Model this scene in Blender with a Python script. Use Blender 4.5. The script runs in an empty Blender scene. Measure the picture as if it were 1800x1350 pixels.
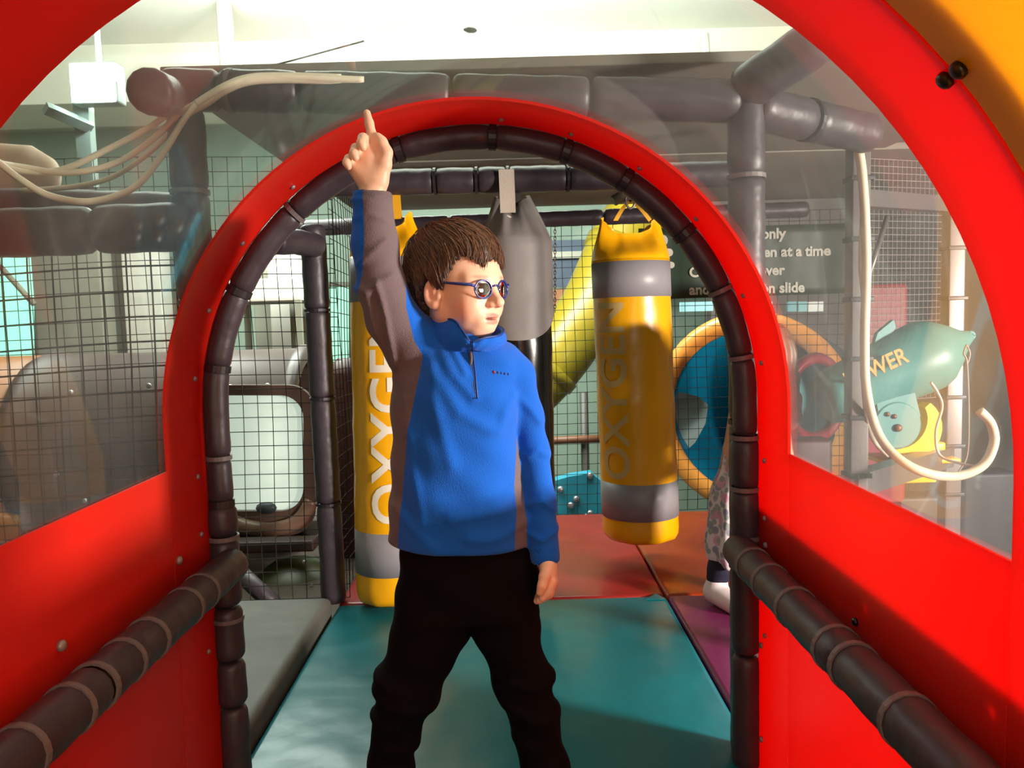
import bpy, bmesh, math, random
import numpy as np
from mathutils import Vector, Matrix
random.seed(4); RNG = np.random.default_rng(4)
PI = math.pi
scene = bpy.context.scene
col = scene.collection
R = math.radians

# ------------------------------------------------------------------ camera
CAM_Z = 1.08
F = 1400.0                       # focal length in pixels of the 1800 x 1350 frame
cam_data = bpy.data.cameras.new('camera')
cam_data.sensor_width = 36.0
cam_data.lens = F / 1800 * 36
cam_data.clip_start = 0.02
cam = bpy.data.objects.new('camera', cam_data)
col.objects.link(cam)
CAM_ROT = Matrix.Rotation(R(-0.1), 3, 'Z') @ Matrix.Rotation(R(90 - 4.7), 3, 'X') @ Matrix.Rotation(R(-1.6), 3, 'Z')
cam.matrix_world = Matrix.Translation((0, 0, CAM_Z)) @ CAM_ROT.to_4x4()
scene.camera = cam
def at(px, py, Y):
    """world point at distance Y down the tunnel that the photograph shows at pixel px, py"""
    d = CAM_ROT @ Vector(((px - 900) / F, (675 - py) / F, -1))
    s = Y / d.y
    return Vector((d.x * s, Y, CAM_Z + d.z * s))
def atz(px, py, z):
    d = CAM_ROT @ Vector(((px - 900) / F, (675 - py) / F, -1))
    s = (z - CAM_Z) / d.z
    return Vector((d.x * s, d.y * s, z))

# ------------------------------------------------------------------ world, lights, exposure
world = bpy.data.worlds.new('world'); scene.world = world
world.use_nodes = True
world.node_tree.nodes['Background'].inputs[0].default_value = (.85, .95, .9, 1)
world.node_tree.nodes['Background'].inputs[1].default_value = .05
def area(name, loc, target, size, energy, color, size_y=None):
    l = bpy.data.lights.new(name, 'AREA'); l.energy = energy; l.color = color
    l.shape = 'RECTANGLE'; l.size = size; l.size_y = size_y or size
    o = bpy.data.objects.new(name, l); col.objects.link(o)
    o.location = loc
    o.rotation_euler = (Vector(target) - Vector(loc)).to_track_quat('-Z', 'Y').to_euler()
    return o
# daylight from the hall's side window, warm and nearly level, comes in over the low red wall
area('window_daylight', (3.4, .30, 1.0), (.0, 1.6, 1.0), .5, 350, (1.0, .87, .78), .2)
# fluorescent light under the hall ceiling, shining down, then two added fills
area('hall_light_front', (-.8, 5.0, 2.6), (-.8, 5.0, 0), 3.0, 180, (.88, 1.0, .93), .8)
area('ceiling_fill', (-.5, 3.9, 2.5), (-.5, 4.9, 4), 3.4, 270, (.9, 1.0, .94), 1.2)  # added uplight that brightens the ceiling and bulkhead, no fitting there
area('front_fill', (.25, -2.3, 1.45), (-.15, 1.0, 1.1), 1.1, 28, (1.0, .95, .90), .8)  # added fill behind the camera, lifts the boy and the tunnel interior
scene.view_settings.view_transform = 'Standard'
scene.view_settings.look = 'None'
scene.view_settings.gamma = 1
scene.view_settings.use_curve_mapping = False
scene.view_settings.exposure = 0.0
try:
    scene.cycles.transparent_max_bounces = 24
    scene.cycles.max_bounces = 10
    scene.cycles.caustics_reflective = False
    scene.cycles.caustics_refractive = False
    scene.cycles.sample_clamp_indirect = 4
except Exception:
    pass

# ------------------------------------------------------------------ materials
def lin(c):
    f = lambda v: (v / 255) / 12.92 if v / 255 <= .04045 else ((v / 255 + .055) / 1.055) ** 2.4
    return (f(c[0]), f(c[1]), f(c[2]), 1)
MATS = {}
def mat(name, rgb, rough=.5, metal=0, bump=0, bscale=60, var=.0, vscale=6, coat=0, sss=0, trans=0, emit=0, spec=.5, sheen=0, wave=0, wscale=8):
    """procedural principled material: colour with soft noise variation, bump, optional translucency"""
    if name in MATS: return MATS[name]
    m = bpy.data.materials.new(name); m.use_nodes = True
    nt = m.node_tree; N = nt.nodes; L = nt.links
    b = N['Principled BSDF']; out = N['Material Output']
    c = lin(rgb)
    b.inputs['Base Color'].default_value = c
    b.inputs['Roughness'].default_value = rough
    b.inputs['Metallic'].default_value = metal
    b.inputs['Specular IOR Level'].default_value = spec
    b.inputs['Coat Weight'].default_value = coat
    b.inputs['Sheen Weight'].default_value = sheen
    if sss:
        b.inputs['Subsurface Weight'].default_value = sss
        b.inputs['Subsurface Radius'].default_value = (.012, .005, .003)
        b.inputs['Subsurface Scale'].default_value = 1
    tc = N.new('ShaderNodeTexCoord')
    if var:
        n = N.new('ShaderNodeTexNoise'); n.inputs['Scale'].default_value = vscale; n.inputs['Detail'].default_value = 5
        L.new(tc.outputs['Object'], n.inputs['Vector'])
        mx = N.new('ShaderNodeMix'); mx.data_type = 'RGBA'
        mx.inputs[6].default_value = (c[0] * (1 - var), c[1] * (1 - var), c[2] * (1 - var), 1)
        mx.inputs[7].default_value = (min(1, c[0] * (1 + var)), min(1, c[1] * (1 + var)), min(1, c[2] * (1 + var)), 1)
        L.new(n.outputs[0], mx.inputs[0]); L.new(mx.outputs[2], b.inputs['Base Color'])
    bn = None
    if bump:
        n = N.new('ShaderNodeTexNoise'); n.inputs['Scale'].default_value = bscale; n.inputs['Detail'].default_value = 4
        L.new(tc.outputs['Object'], n.inputs['Vector'])
        bn = N.new('ShaderNodeBump'); bn.inputs['Strength'].default_value = bump; bn.inputs['Distance'].default_value = .01
        L.new(n.outputs[0], bn.inputs['Height'])
        last = bn
        if wave:
            n2 = N.new('ShaderNodeTexNoise'); n2.inputs['Scale'].default_value = wscale; n2.inputs['Detail'].default_value = 2
            L.new(tc.outputs['Object'], n2.inputs['Vector'])
            b2 = N.new('ShaderNodeBump'); b2.inputs['Strength'].default_value = wave; b2.inputs['Distance'].default_value = .04
            L.new(n2.outputs[0], b2.inputs['Height']); L.new(bn.outputs[0], b2.inputs['Normal']); last = b2
        L.new(last.outputs[0], b.inputs['Normal'])
    if emit:
        b.inputs['Emission Color'].default_value = c; b.inputs['Emission Strength'].default_value = emit
    if trans:
        t = N.new('ShaderNodeBsdfTranslucent'); t.inputs[0].default_value = c
        ms = N.new('ShaderNodeMixShader'); ms.inputs[0].default_value = trans
        L.new(b.outputs[0], ms.inputs[1]); L.new(t.outputs[0], ms.inputs[2]); L.new(ms.outputs[0], out.inputs[0])
    MATS[name] = m
    return m

def clear_plastic():
    m = bpy.data.materials.new('clear_plastic'); m.use_nodes = True
    nt = m.node_tree; N = nt.nodes; L = nt.links
    N.remove(N['Principled BSDF']); out = N['Material Output']
    tr = N.new('ShaderNodeBsdfTransparent'); tr.inputs[0].default_value = (.93, .945, .935, 1)
    gl = N.new('ShaderNodeBsdfGlossy'); gl.inputs['Roughness'].default_value = .03
    fr = N.new('ShaderNodeFresnel'); fr.inputs[0].default_value = 1.45
    ml = N.new('ShaderNodeMath'); ml.operation = 'MULTIPLY'; ml.inputs[1].default_value = .28
    m1 = N.new('ShaderNodeMixShader')
    L.new(fr.outputs[0], ml.inputs[0]); L.new(ml.outputs[0], m1.inputs[0]); L.new(tr.outputs[0], m1.inputs[1]); L.new(gl.outputs[0], m1.inputs[2])
    # scuffs and dull haze on the old sheet
    tc = N.new('ShaderNodeTexCoord')
    n = N.new('ShaderNodeTexNoise'); n.inputs['Scale'].default_value = 2.6; n.inputs['Detail'].default_value = 8; n.inputs['Roughness'].default_value = .65
    L.new(tc.outputs['Object'], n.inputs['Vector'])
    cr = N.new('ShaderNodeMapRange'); cr.inputs[1].default_value = .4; cr.inputs[2].default_value = .75; cr.inputs[3].default_value = .026; cr.inputs[4].default_value = .065
    L.new(n.outputs[0], cr.inputs[0])
    v = N.new('ShaderNodeTexVoronoi'); v.feature = 'DISTANCE_TO_EDGE'; v.inputs['Scale'].default_value = 2.3; v.inputs['Randomness'].default_value = 1
    mp = N.new('ShaderNodeMapping'); mp.inputs['Scale'].default_value = (1, 1.6, .6); mp.inputs['Rotation'].default_value = (.5, .3, .2)
    L.new(tc.outputs['Object'], mp.inputs[0]); L.new(mp.outputs[0], v.inputs['Vector'])
    c2 = N.new('ShaderNodeMapRange'); c2.inputs[1].default_value = .0; c2.inputs[2].default_value = .007; c2.inputs[3].default_value = .035; c2.inputs[4].default_value = 0
    L.new(v.outputs['Distance'], c2.inputs[0])
    ad = N.new('ShaderNodeMath'); ad.operation = 'ADD'
    L.new(cr.outputs[0], ad.inputs[0]); L.new(c2.outputs[0], ad.inputs[1])
    df = N.new('ShaderNodeBsdfDiffuse'); df.inputs[0].default_value = (.8, .8, .8, 1)
    tl = N.new('ShaderNodeBsdfTranslucent'); tl.inputs[0].default_value = (.8, .8, .8, 1)
    mh = N.new('ShaderNodeMixShader'); mh.inputs[0].default_value = .5
    L.new(df.outputs[0], mh.inputs[1]); L.new(tl.outputs[0], mh.inputs[2])
    m2 = N.new('ShaderNodeMixShader')
    L.new(ad.outputs[0], m2.inputs[0]); L.new(m1.outputs[0], m2.inputs[1]); L.new(mh.outputs[0], m2.inputs[2])
    L.new(m2.outputs[0], out.inputs[0])
    MATS['clear'] = m
    return m

RED = mat('red_plastic', (238, 48, 33), .3, var=.05, vscale=3, bump=.04, bscale=300, trans=.5)
YEL_SHEET = mat('yellow_plastic', (255, 208, 8), .32, var=.05, trans=.55)
PAD = mat('padding_vinyl', (58, 50, 57), .45, bump=.1, bscale=55, var=.15, vscale=9, wave=.16, wscale=12)
TIE = mat('cable_tie', (108, 101, 102), .5)
TIE_DARK = mat('dark_cable_tie', (36, 31, 35), .45)
STEEL = mat('zinc_steel', (165, 160, 165), .35, metal=.7)
BOLT = mat('bolt_cap', (150, 140, 140), .35, metal=.3)
BLACKP = mat('black_plastic', (22, 20, 20), .35)
NET = mat('net_cord', (12, 13, 14), .8)
CANVAS = mat('grey_canvas', (122, 118, 108), .7, bump=.15, bscale=25, var=.12, vscale=4)
YBAG = mat('yellow_vinyl', (240, 172, 8), .3, bump=.1, bscale=14, var=.06, vscale=3, wave=.25, wscale=6)
SILV = mat('grey_band', (140, 137, 142), .42, bump=.05, bscale=40, var=.05)
WHITE_INK = mat('white_print', (232, 224, 205), .5)
CABLE = mat('cream_cable', (222, 214, 188), .45)
clear_plastic()

# ------------------------------------------------------------------ object helpers
ORIG = {}
def put(o, parent):
    col.objects.link(o)
    if parent is not None: o.parent = parent
    return o
def thing(name, label, cat, loc=(0, 0, 0), group=None, kind=None):
    o = bpy.data.objects.new(name, None); o.empty_display_size = .05
    col.objects.link(o); o.location = loc
    o['label'] = label; o['category'] = cat
    if group: o['group'] = group
    if kind: o['kind'] = kind
    ORIG[o.name] = Vector(loc)
    return o
def tag(o, label, cat, group=None, kind=None):
    o['label'] = label; o['category'] = cat
    if group: o['group'] = group
    if kind: o['kind'] = kind
    return o
def mesh(name, V, Fc, m, parent=None, smooth=True, label=None, kind=None, origin=None):
    """one mesh object from world-space vertices; local to the thing it belongs to"""
    V = np.asarray(V, float).reshape(-1, 3)
    if parent is not None: og = ORIG[parent.name]
    elif origin is not None: og = Vector(origin)
    else:
        og = Vector(((V[:, 0].min() + V[:, 0].max()) / 2, (V[:, 1].min() + V[:, 1].max()) / 2, V[:, 2].min()))
    me = bpy.data.meshes.new(name)
    W = V - np.array(og)
    me.from_pydata([tuple(v) for v in W], [], [tuple(int(i) for i in f) for f in Fc])
    for mm in (m if isinstance(m, (list, tuple)) else [m]): me.materials.append(mm)
    me.polygons.foreach_set('use_smooth', [smooth] * len(me.polygons)); me.update()
    o = bpy.data.objects.new(name, me); col.objects.link(o)
    if parent is not None:
        o.parent = parent; ORIG[o.name] = og
    else:
        o.location = og; ORIG[o.name] = og
    if label: o['label'] = label
    if kind: o['kind'] = kind
    return o
class MB:
    """collects shapes in world space"""
    def __init__(s): s.v = []; s.f = []
    def add(s, V, Fc):
        n = len(s.v); s.v.extend([tuple(x) for x in V]); s.f.extend([tuple(i + n for i in f) for f in Fc]); return s
    def box(s, a, b, bev=0):
        x0, y0, z0 = a; x1, y1, z1 = b
        if bev:
            bm = bmesh.new(); bmesh.ops.create_cube(bm, size=1)
            for v in bm.verts: v.co = Vector(((x0 + x1) / 2 + v.co.x * (x1 - x0), (y0 + y1) / 2 + v.co.y * (y1 - y0), (z0 + z1) / 2 + v.co.z * (z1 - z0)))
            bmesh.ops.bevel(bm, geom=bm.edges[:], offset=bev, segments=3, profile=.6, affect='EDGES')
            bm.verts.index_update()
            s.add([v.co[:] for v in bm.verts], [[v.index for v in f.verts] for f in bm.faces]); bm.free(); return s
        V = [(x0, y0, z0), (x1, y0, z0), (x1, y1, z0), (x0, y1, z0), (x0, y0, z1), (x1, y0, z1), (x1, y1, z1), (x0, y1, z1)]
        return s.add(V, [(0, 3, 2, 1), (4, 5, 6, 7), (0, 1, 5, 4), (1, 2, 6, 5), (2, 3, 7, 6), (3, 0, 4, 7)])
    def loft(s, rings, cap=True, closed=True):
        n = len(rings[0]); V = [p for r in rings for p in r]; Fc = []
        for i in range(len(rings) - 1):
            for j in range(n if closed else n - 1):
                k = (j + 1) % n
                Fc.append((i * n + j, i * n + k, (i + 1) * n + k, (i + 1) * n + j))
        if cap:
            Fc.append(tuple(range(n - 1, -1, -1))); b = (len(rings) - 1) * n; Fc.append(tuple(range(b, b + n)))
        return s.add(V, Fc)
    def tube(s, pts, rad, seg=10, cap=True, round_end=0):
        P = [Vector(p) for p in pts]; n = len(P)
        rad = list(rad) if hasattr(rad, '__len__') else [rad] * n
        T = [(P[min(i + 1, n - 1)] - P[max(i - 1, 0)]).normalized() for i in range(n)]
        a = Vector((0, 0, 1)) if abs(T[0].z) < .9 else Vector((1, 0, 0))
        u = T[0].cross(a).normalized(); rings = []
        for i in range(n):
            u = (u - T[i] * u.dot(T[i])).normalized(); w = T[i].cross(u)
            rings.append([tuple(P[i] + (u * math.cos(2 * PI * k / seg) + w * math.sin(2 * PI * k / seg)) * rad[i]) for k in range(seg)])
        return s.loft(rings, cap)
    def lathe(s, base, axis, prof, seg=24, cap=True):
        """prof: (distance along axis, radius)"""
        A = Vector(axis).normalized(); B = Vector(base)
        a = Vector((0, 0, 1)) if abs(A.z) < .9 else Vector((1, 0, 0))
        u = A.cross(a).normalized(); w = A.cross(u)
        return s.loft([[tuple(B + A * t + (u * math.cos(2 * PI * k / seg) + w * math.sin(2 * PI * k / seg)) * max(r, 1e-4)) for k in range(seg)] for t, r in prof], cap)
    def ball(s, c, r, seg=12, sc=(1, 1, 1)):
        c = Vector(c); rings = []
        for i in range(1, seg // 2):
            th = PI * i / (seg // 2)
            rings.append([(c.x + sc[0] * r * math.sin(th) * math.cos(2 * PI * k / seg), c.y + sc[1] * r * math.sin(th) * math.sin(2 * PI * k / seg), c.z - sc[2] * r * math.cos(th)) for k in range(seg)])
        return s.loft(rings)
    def obj(s, name, m, parent=None, smooth=True, **k): return mesh(name, s.v, s.f, m, parent, smooth, **k)
def smooth_path(pts, n=8):
    """Catmull-Rom through points"""
    P = [Vector(p) for p in pts]; out = []
    for i in range(len(P) - 1):
        p0, p1, p2, p3 = P[max(i - 1, 0)], P[i], P[i + 1], P[min(i + 2, len(P) - 1)]
        for k in range(n):
            t = k / n
            out.append(.5 * ((2 * p1) + (p2 - p0) * t + (2 * p0 - 5 * p1 + 4 * p2 - p3) * t * t + (3 * p1 - p0 - 3 * p2 + p3) * t ** 3))
    out.append(P[-1]); return out
def autosmooth(o, ang=40):
    o.data.polygons.foreach_set('use_smooth', [True] * len(o.data.polygons))
    try: o.data.set_sharp_from_angle(angle=R(ang))
    except Exception: pass
    return o
def dup(root, loc, label=None):
    r = root.copy(); col.objects.link(r); r.location = loc; ORIG[r.name] = Vector(loc)
    if label: r['label'] = label
    for ch in list(root.children):
        c = ch.copy(); col.objects.link(c); c.parent = r
        for g in ch.children:
            d = g.copy(); col.objects.link(d); d.parent = c
    return r
def text_mesh(body, size, bold=.0, cut=None, align='LEFT'):
    """flat letters in the xy plane as (verts, faces); cut slices them so that they can be bent"""
    cu = bpy.data.curves.new('t', 'FONT'); cu.body = body; cu.size = size; cu.offset = bold; cu.align_x = align; cu.resolution_u = 4
    o = bpy.data.objects.new('t', cu); col.objects.link(o)
    dg = bpy.context.evaluated_depsgraph_get()
    me = bpy.data.meshes.new_from_object(o.evaluated_get(dg))
    bm = bmesh.new(); bm.from_mesh(me)
    if cut:
        ys = [v.co.y for v in bm.verts]; y = min(ys)
        while y < max(ys):
            bmesh.ops.bisect_plane(bm, geom=bm.verts[:] + bm.edges[:] + bm.faces[:], plane_co=(0, y, 0), plane_no=(0, 1, 0)); y += cut
    bm.verts.index_update()
    V = np.array([v.co[:] for v in bm.verts]); Fc = [[v.index for v in f.verts] for f in bm.faces]
    bm.free(); bpy.data.objects.remove(o); bpy.data.curves.remove(cu); bpy.data.meshes.remove(me)
    return V, Fc
# ------------------------------------------------------------------ the hall
WALLM = mat('hall_wall', (176, 196, 180), .8, var=.12, vscale=1.5, bump=.1, bscale=8)
CEILM = mat('hall_ceiling', (226, 228, 216), .8, var=.05, vscale=2, bump=.08, bscale=6)
FLOORM = mat('hall_floor', (96, 92, 88), .5, var=.15, vscale=3)
def struct(name, a, b, m):
    o = MB().box(a, b).obj(name, m, smooth=False); o['kind'] = 'structure'; return o
struct('floor', (-6, -4, -1.3), (6, 8.6, -1.2), FLOORM)
struct('wall_back', (-6, 8.5, -1.2), (6, 8.7, 3.15), WALLM)
struct('wall_left', (-6.2, -4, -1.2), (-6, 8.6, 3.15), WALLM)
struct('wall_right', (6, -4, -1.2), (6.2, 8.6, 3.15), WALLM)
struct('wall_front', (-6, -4.2, -1.2), (6, -4, 3.15), WALLM)
struct('ceiling', (-6.2, -4.2, 3.15), (6.2, 8.7, 3.25), CEILM)
o = MB().box((-6, 6.0, 2.74), (6, 6.7, 3.15)).obj('trim_1', mat('bulkhead_paint', (226, 224, 206), .8, var=.12, vscale=2, bump=.1, bscale=6), smooth=False); o['kind'] = 'structure'
# timber deck the mats lie on
o = MB().box((-2.05, -1.6, -.16), (1.95, 4.34, -.062)).obj('floor_deck', mat('deck_board', (70, 55, 45), .7, var=.2), smooth=False); o['kind'] = 'structure'

# ------------------------------------------------------------------ the red tunnel
CX, TR, Z0 = -.07, .63, .88
WIN_Z = .79
def profile(r, zlo, n=48, zhi_l=None):
    """arch section, left foot over the crown to the right foot, as (x, z)"""
    pts = []
    for k in range(8): pts.append((CX - r, zlo + (Z0 - zlo) * k / 8))
    for k in range(n + 1):
        a = PI - PI * k / n
        pts.append((CX + r * math.cos(a), Z0 + r * math.sin(a)))
    for k in range(1, 9): pts.append((CX + r, Z0 - (Z0 - zlo) * k / 8))
    return pts
def sheet(name, r, y0, y1, zlo, m, parent, th=.006, ny=2, pts=None, label=None):
    """bent sheet of real thickness following the arch"""
    P0 = pts or profile(r, zlo)
    def off(p):
        x, z = p
        if z >= Z0:
            d = math.hypot(x - CX, z - Z0); return (CX + (x - CX) * (d + th) / d, Z0 + (z - Z0) * (d + th) / d)
        return (x + (th if x > CX else -th), z)
    P1 = [off(p) for p in P0]
    n = len(P0); V = []; Fc = []
    for j in range(ny):
        y = y0 + (y1 - y0) * j / (ny - 1)
        V += [(x, y, z) for x, z in P0] + [(x, y, z) for x, z in P1]
    w = 2 * n
    for j in range(ny - 1):
        for i in range(n - 1):
            a = j * w + i; b = a + w
            Fc.append((a, a + 1, b + 1, b)); Fc.append((a + n, b + n, b + n + 1, a + n + 1))
        for i in (0, n - 1):
            a = j * w + i; Fc.append((a, a + w, a + w + n, a + n))
    for j in (0, ny - 1):
        for i in range(n - 1):
            a = j * w + i; Fc.append((a, a + n, a + n + 1, a + 1))
    o = mesh(name, V, Fc, m, parent, True, label=label)
    bm = bmesh.new(); bm.from_mesh(o.data); bmesh.ops.recalc_face_normals(bm, faces=bm.faces[:]); bm.to_mesh(o.data); bm.free()
    return autosmooth(o, 30)

tun = thing('play_tunnel', 'red plastic tunnel with a clear bent window sheet over the boy', 'tunnel', (CX, 1.3, 0))
sheet('arch_band', TR, .742, .878, -.05, RED, tun)
sheet('arch_band', TR, 1.602, 1.80, -.05, RED, tun)
def side_panel(side):
    b = MB()
    x = CX + side * TR
    bm = bmesh.new()
    b.box((min(x, x + side * .006), .880, -.05), (max(x, x + side * .006), 1.600, WIN_Z), .0015)
    bm.free()
    return autosmooth(b.obj('side_panel', RED, tun), 30)
side_panel(-1); side_panel(1)
wp = [p for p in profile(TR + .0065, WIN_Z - .02)]
sheet('clear_window', TR + .0065, .85, 1.63, WIN_Z - .02, MATS['clear'], tun, th=.003, pts=wp, label='scuffed clear plastic sheet')
# stiffening board outside the right wall, and flange where the next section is joined
FLANGE = mat('dark_red_board', (96, 16, 14), .5)
def board(side, z0, z1, y0, y1, holes):
    x = CX + side * (TR + .007)
    bm = bmesh.new(); E = []
    def ring(pts):
        vs = [bm.verts.new((x, p[0], p[1])) for p in pts]
        for i in range(len(vs)): E.append(bm.edges.new((vs[i], vs[(i + 1) % len(vs)])))
    ring([(y0, z0), (y1, z0), (y1, z1), (y0, z1)])
    for hy, hz, hr in holes: ring([(hy + hr * math.cos(2 * PI * k / 12), hz + hr * math.sin(2 * PI * k / 12)) for k in range(12)])
    bmesh.ops.triangle_fill(bm, use_beauty=True, edges=E)
    r = bmesh.ops.extrude_face_region(bm, geom=bm.faces[:])
    for v in [g for g in r['geom'] if isinstance(g, bmesh.types.BMVert)]: v.co.x += side * .018
    bmesh.ops.recalc_face_normals(bm, faces=bm.faces[:]); bm.verts.index_update()
    V = [v.co[:] for v in bm.verts]; Fc = [[v.index for v in f.verts] for f in bm.faces]; bm.free()
    return mesh('outer_board', V, Fc, FLANGE, tun, False)
board(1, .44, .632, .55, 1.79, [(1.395, .600, .006), (1.24, .600, .007), (.905, .600, .007)])
board(-1, .44, .60, .55, 1.79, [])
fl = sheet('joint_flange', TR + .0075, .690, .745, -.05, FLANGE, tun, th=.02)
ysec = thing('tunnel_section', 'yellow plastic section joined on to the red tunnel', 'tunnel', (CX, .1, 0))
sheet('yellow_sheet', TR + .001, -1.2, .739, -.05, YEL_SHEET, ysec)
def bolt(p, axis, r=.008, m=None, parent=tun, name='bolt'):
    A = Vector(axis).normalized()
    return MB().lathe(Vector(p), A, [(0, r), (r * .5, r), (r * .8, r * .8), (r, r * .35)], 12).obj(name, m or BOLT, parent)
for px, py, y in ((1676, 128, .752), (1702, 108, .728)):
    p = at(px, py, y); d = Vector((p.x - CX, 0, p.z - Z0)); q = Vector((CX, y, Z0)) + d.normalized() * TR
    bolt(q, -d, .0085, BLACKP)
for px, py in ((105, 1135), (313, 985)):                                     # left wall
    d = at(px, py, 1); y = (CX - TR) / d.x; p = at(px, py, y); bolt(p, (1, 0, 0), .009)
for px, py in ((1505, 1093), (1347, 958), (1322, 1135), (1328, 1300)):
    d = at(px, py, 1); y = (CX + TR) / d.x; p = at(px, py, min(y, 1.77)); bolt((CX + TR, p.y, p.z), (-1, 0, 0), .007, BLACKP if py == 1093 else BOLT)
for ang in (158, 172, 143, 128, 112, 84, 70, 55, 40, 22, 8):                    # rivets along the far band
    a = R(ang); bolt((CX + TR * math.cos(a), 1.745, Z0 + TR * math.sin(a)), (-math.cos(a), 0, -math.sin(a)), .006)
for z in (.75, .62, .35):
    for s in (-1, 1): bolt((CX + s * TR, 1.745, z), (-s, 0, 0), .006)

# ------------------------------------------------------------------ padded frame
def pad(parent, pts, r, name='pad', m=None, seg=14):
    P = [Vector(p) for p in pts]
    L = [0]
    for a, b in zip(P, P[1:]): L.append(L[-1] + (b - a).length)
    tot = L[-1]; n = max(6, int(tot / .03)); Q = []; rr = []
    ts = [0, .004, .012, .03] + [.03 + (tot - .06) * k / n for k in range(1, n)] + [tot - .03, tot - .012, tot - .004, tot] if tot > .08 else [tot * k / 6 for k in range(7)]
    for t in ts:
        i = max(k for k in range(len(L)) if L[k] <= t + 1e-9); i = min(i, len(P) - 2)
        Q.append(P[i].lerp(P[i + 1], (t - L[i]) / max(L[i + 1] - L[i], 1e-9)))
        e = min(t, tot - t)
        rr.append(r * (.72 + .28 * min(1, (e / .014)) ** .5) * (1 + .02 * math.sin(t * 63 + P[0].x * 9)))
    return MB().tube(Q, rr, seg).obj(name, m or PAD, parent)
def tie(parent, p, axis, r, m=None, w=.005):
    A = Vector(axis).normalized()
    b = MB().lathe(Vector(p) - A * w, A, [(0, r - .002), (0, r + .0022), (2 * w, r + .0022), (2 * w, r - .002)], 20, cap=False)
    s_ = Vector(p); a = Vector((0, 0, 1)) if abs(A.z) < .9 else Vector((1, 0, 0))
    return b.obj('cable_tie', m or TIE, parent, smooth=False)
def bar(root, p0, p1, r, joints=(), ties=(), dark=()):
    p0, p1 = Vector(p0), Vector(p1); js = [0] + list(joints) + [1]; L = (p1 - p0).length
    for a, b in zip(js, js[1:]):
        pad(root, [p0.lerp(p1, a + .002 / L), p0.lerp(p1, b - .002 / L)], r)
    for t in ties: tie(root, p0.lerp(p1, t), p1 - p0, r)
    for t in dark: tie(root, p0.lerp(p1, t), p1 - p0, r, TIE_DARK)
HR, HY = .606, 1.815
HL = Z0 + PI * HR + Z0
def hoop(s):
    if s < Z0: return Vector((CX - HR, HY, s)), Vector((0, 0, 1))
    if s > Z0 + PI * HR: return Vector((CX + HR, HY, HL - s)), Vector((0, 0, -1))
    a = PI - (s - Z0) / HR
    return Vector((CX + HR * math.cos(a), HY, Z0 + HR * math.sin(a))), Vector((math.sin(a), 0, -math.cos(a)))
def hoop_s(px, py):
    p = at(px, py, HY)
    if p.z > Z0: return Z0 + HR * (PI - math.atan2(p.z - Z0, p.x - CX))
    return p.z if p.x < CX else HL - p.z
hp = thing('padded_hoop', 'dark padded arch hoop tied along the far end of the red tunnel', 'hoop', (CX, HY, 0))
marks = [((545, 402), 'g'), ((437, 520), 'd'), ((388, 648), 'd'), ((368, 805), 'g'), ((370, 885), 'd'), ((372, 945), 'g'),
         ((700, 262), 'd'), ((866, 236), 'd'), ((1000, 254), 'd'), ((1110, 300), 'd'), ((1215, 400), 'd'), ((1278, 505), 'g'), ((1303, 628), 'g'), ((1308, 768), 'g'), ((1310, 858), 'g')]
ss = sorted((hoop_s(*p), k) for p, k in marks)
cuts = [.0, .19, .30, .43] + [s for s, k in ss] + [HL - .53, HL - .28, HL]
cuts = sorted(cuts)
for a, b in zip(cuts, cuts[1:]):
    if b - a < .02: continue
    n = max(2, int((b - a) / .03)); pad(hp, [hoop(a + .003 + (b - a - .006) * k / n)[0] for k in range(n + 1)], .028 if .62 < a < HL - .80 else .034)
for s, k in ss:
    p, t = hoop(s); tie(hp, p, t, .0275 if .62 < s < HL - .80 else .0335, TIE if k == 'g' else TIE_DARK, .005 if k == 'g' else .008)
for s in (.40, HL - .56): p, t = hoop(s); tie(hp, p, t, .034, TIE, .005)
for nm, x, side, ys in (('l', -.645, 'left', (1.59, 1.505, 1.35, 1.26, 1.17, 1.10, .985)), ('r', .508, 'right', (1.66, 1.55, 1.41, 1.23, 1.165, 1.0))):
    rr = thing('padded_rail', ('dark padded side rail along the dimmer red wall below the net', 'dark padded side rail along the glowing red wall by the purple mat')[side == 'right'], 'rail', (x, 1.2, .54), 'padded rails along the tunnel walls')
    y0, y1 = .25, 1.79
    bar(rr, (x, y0, .54), (x, y1, .54), .038, [(.62 - y0) / (y1 - y0), (1.17 - y0) / (y1 - y0)], [(y - y0) / (y1 - y0) for y in ys])
    for y in (1.30, .95): MB().box((x - .006, y - .004, .494), (x + .006, y + .004, .506)).obj('tie_end', TIE_DARK, rr, smooth=False)

GP = thing('padded_post', 'black padded post between the net and the punch bag hidden by the raised arm', 'post', (-.665, 3.02, 0), 'padded frame posts')
a, b = at(588, 1062, 3.02), at(549, 395, 3.02)
a.z = 0
bar(GP, a, b, .047, [.27, .55, .78], dark=[.27, .55, .78])
pad(GP, [at(556, 432, 3.0), at(520, 425, 2.85), at(480, 425, 2.7)], .045, 'elbow_pad')
def beam(label, p0, p1, r, joints, ties=(), dark=(), name='padded_beam'):
    t = thing(name, label, 'beam', Vector(p0), 'padded frame beams'); bar(t, p0, p1, r, joints, ties, dark); return t
b1 = beam('wrinkled dark padded beam that the middle bag strap hangs from', at(560, 324, 3.0), at(1290, 306, 3.0), .048, [.28, .38, .455, .60, .8], dark=[.28, .38, .455, .60, .8])
beam('thin dark padded beam over the far net behind the bags', at(520, 402, 4.3), at(1420, 368, 4.3), .042, [.3, .6])
TOPY, TOPZ = 1.87, 1.60
beam('long grey padded beam above the arch with cream hoses tied on top', at(286, 158, TOPY), at(1300, 178, TOPY), .048, [.1, .24, .5, .74], ties=[.12])
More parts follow.
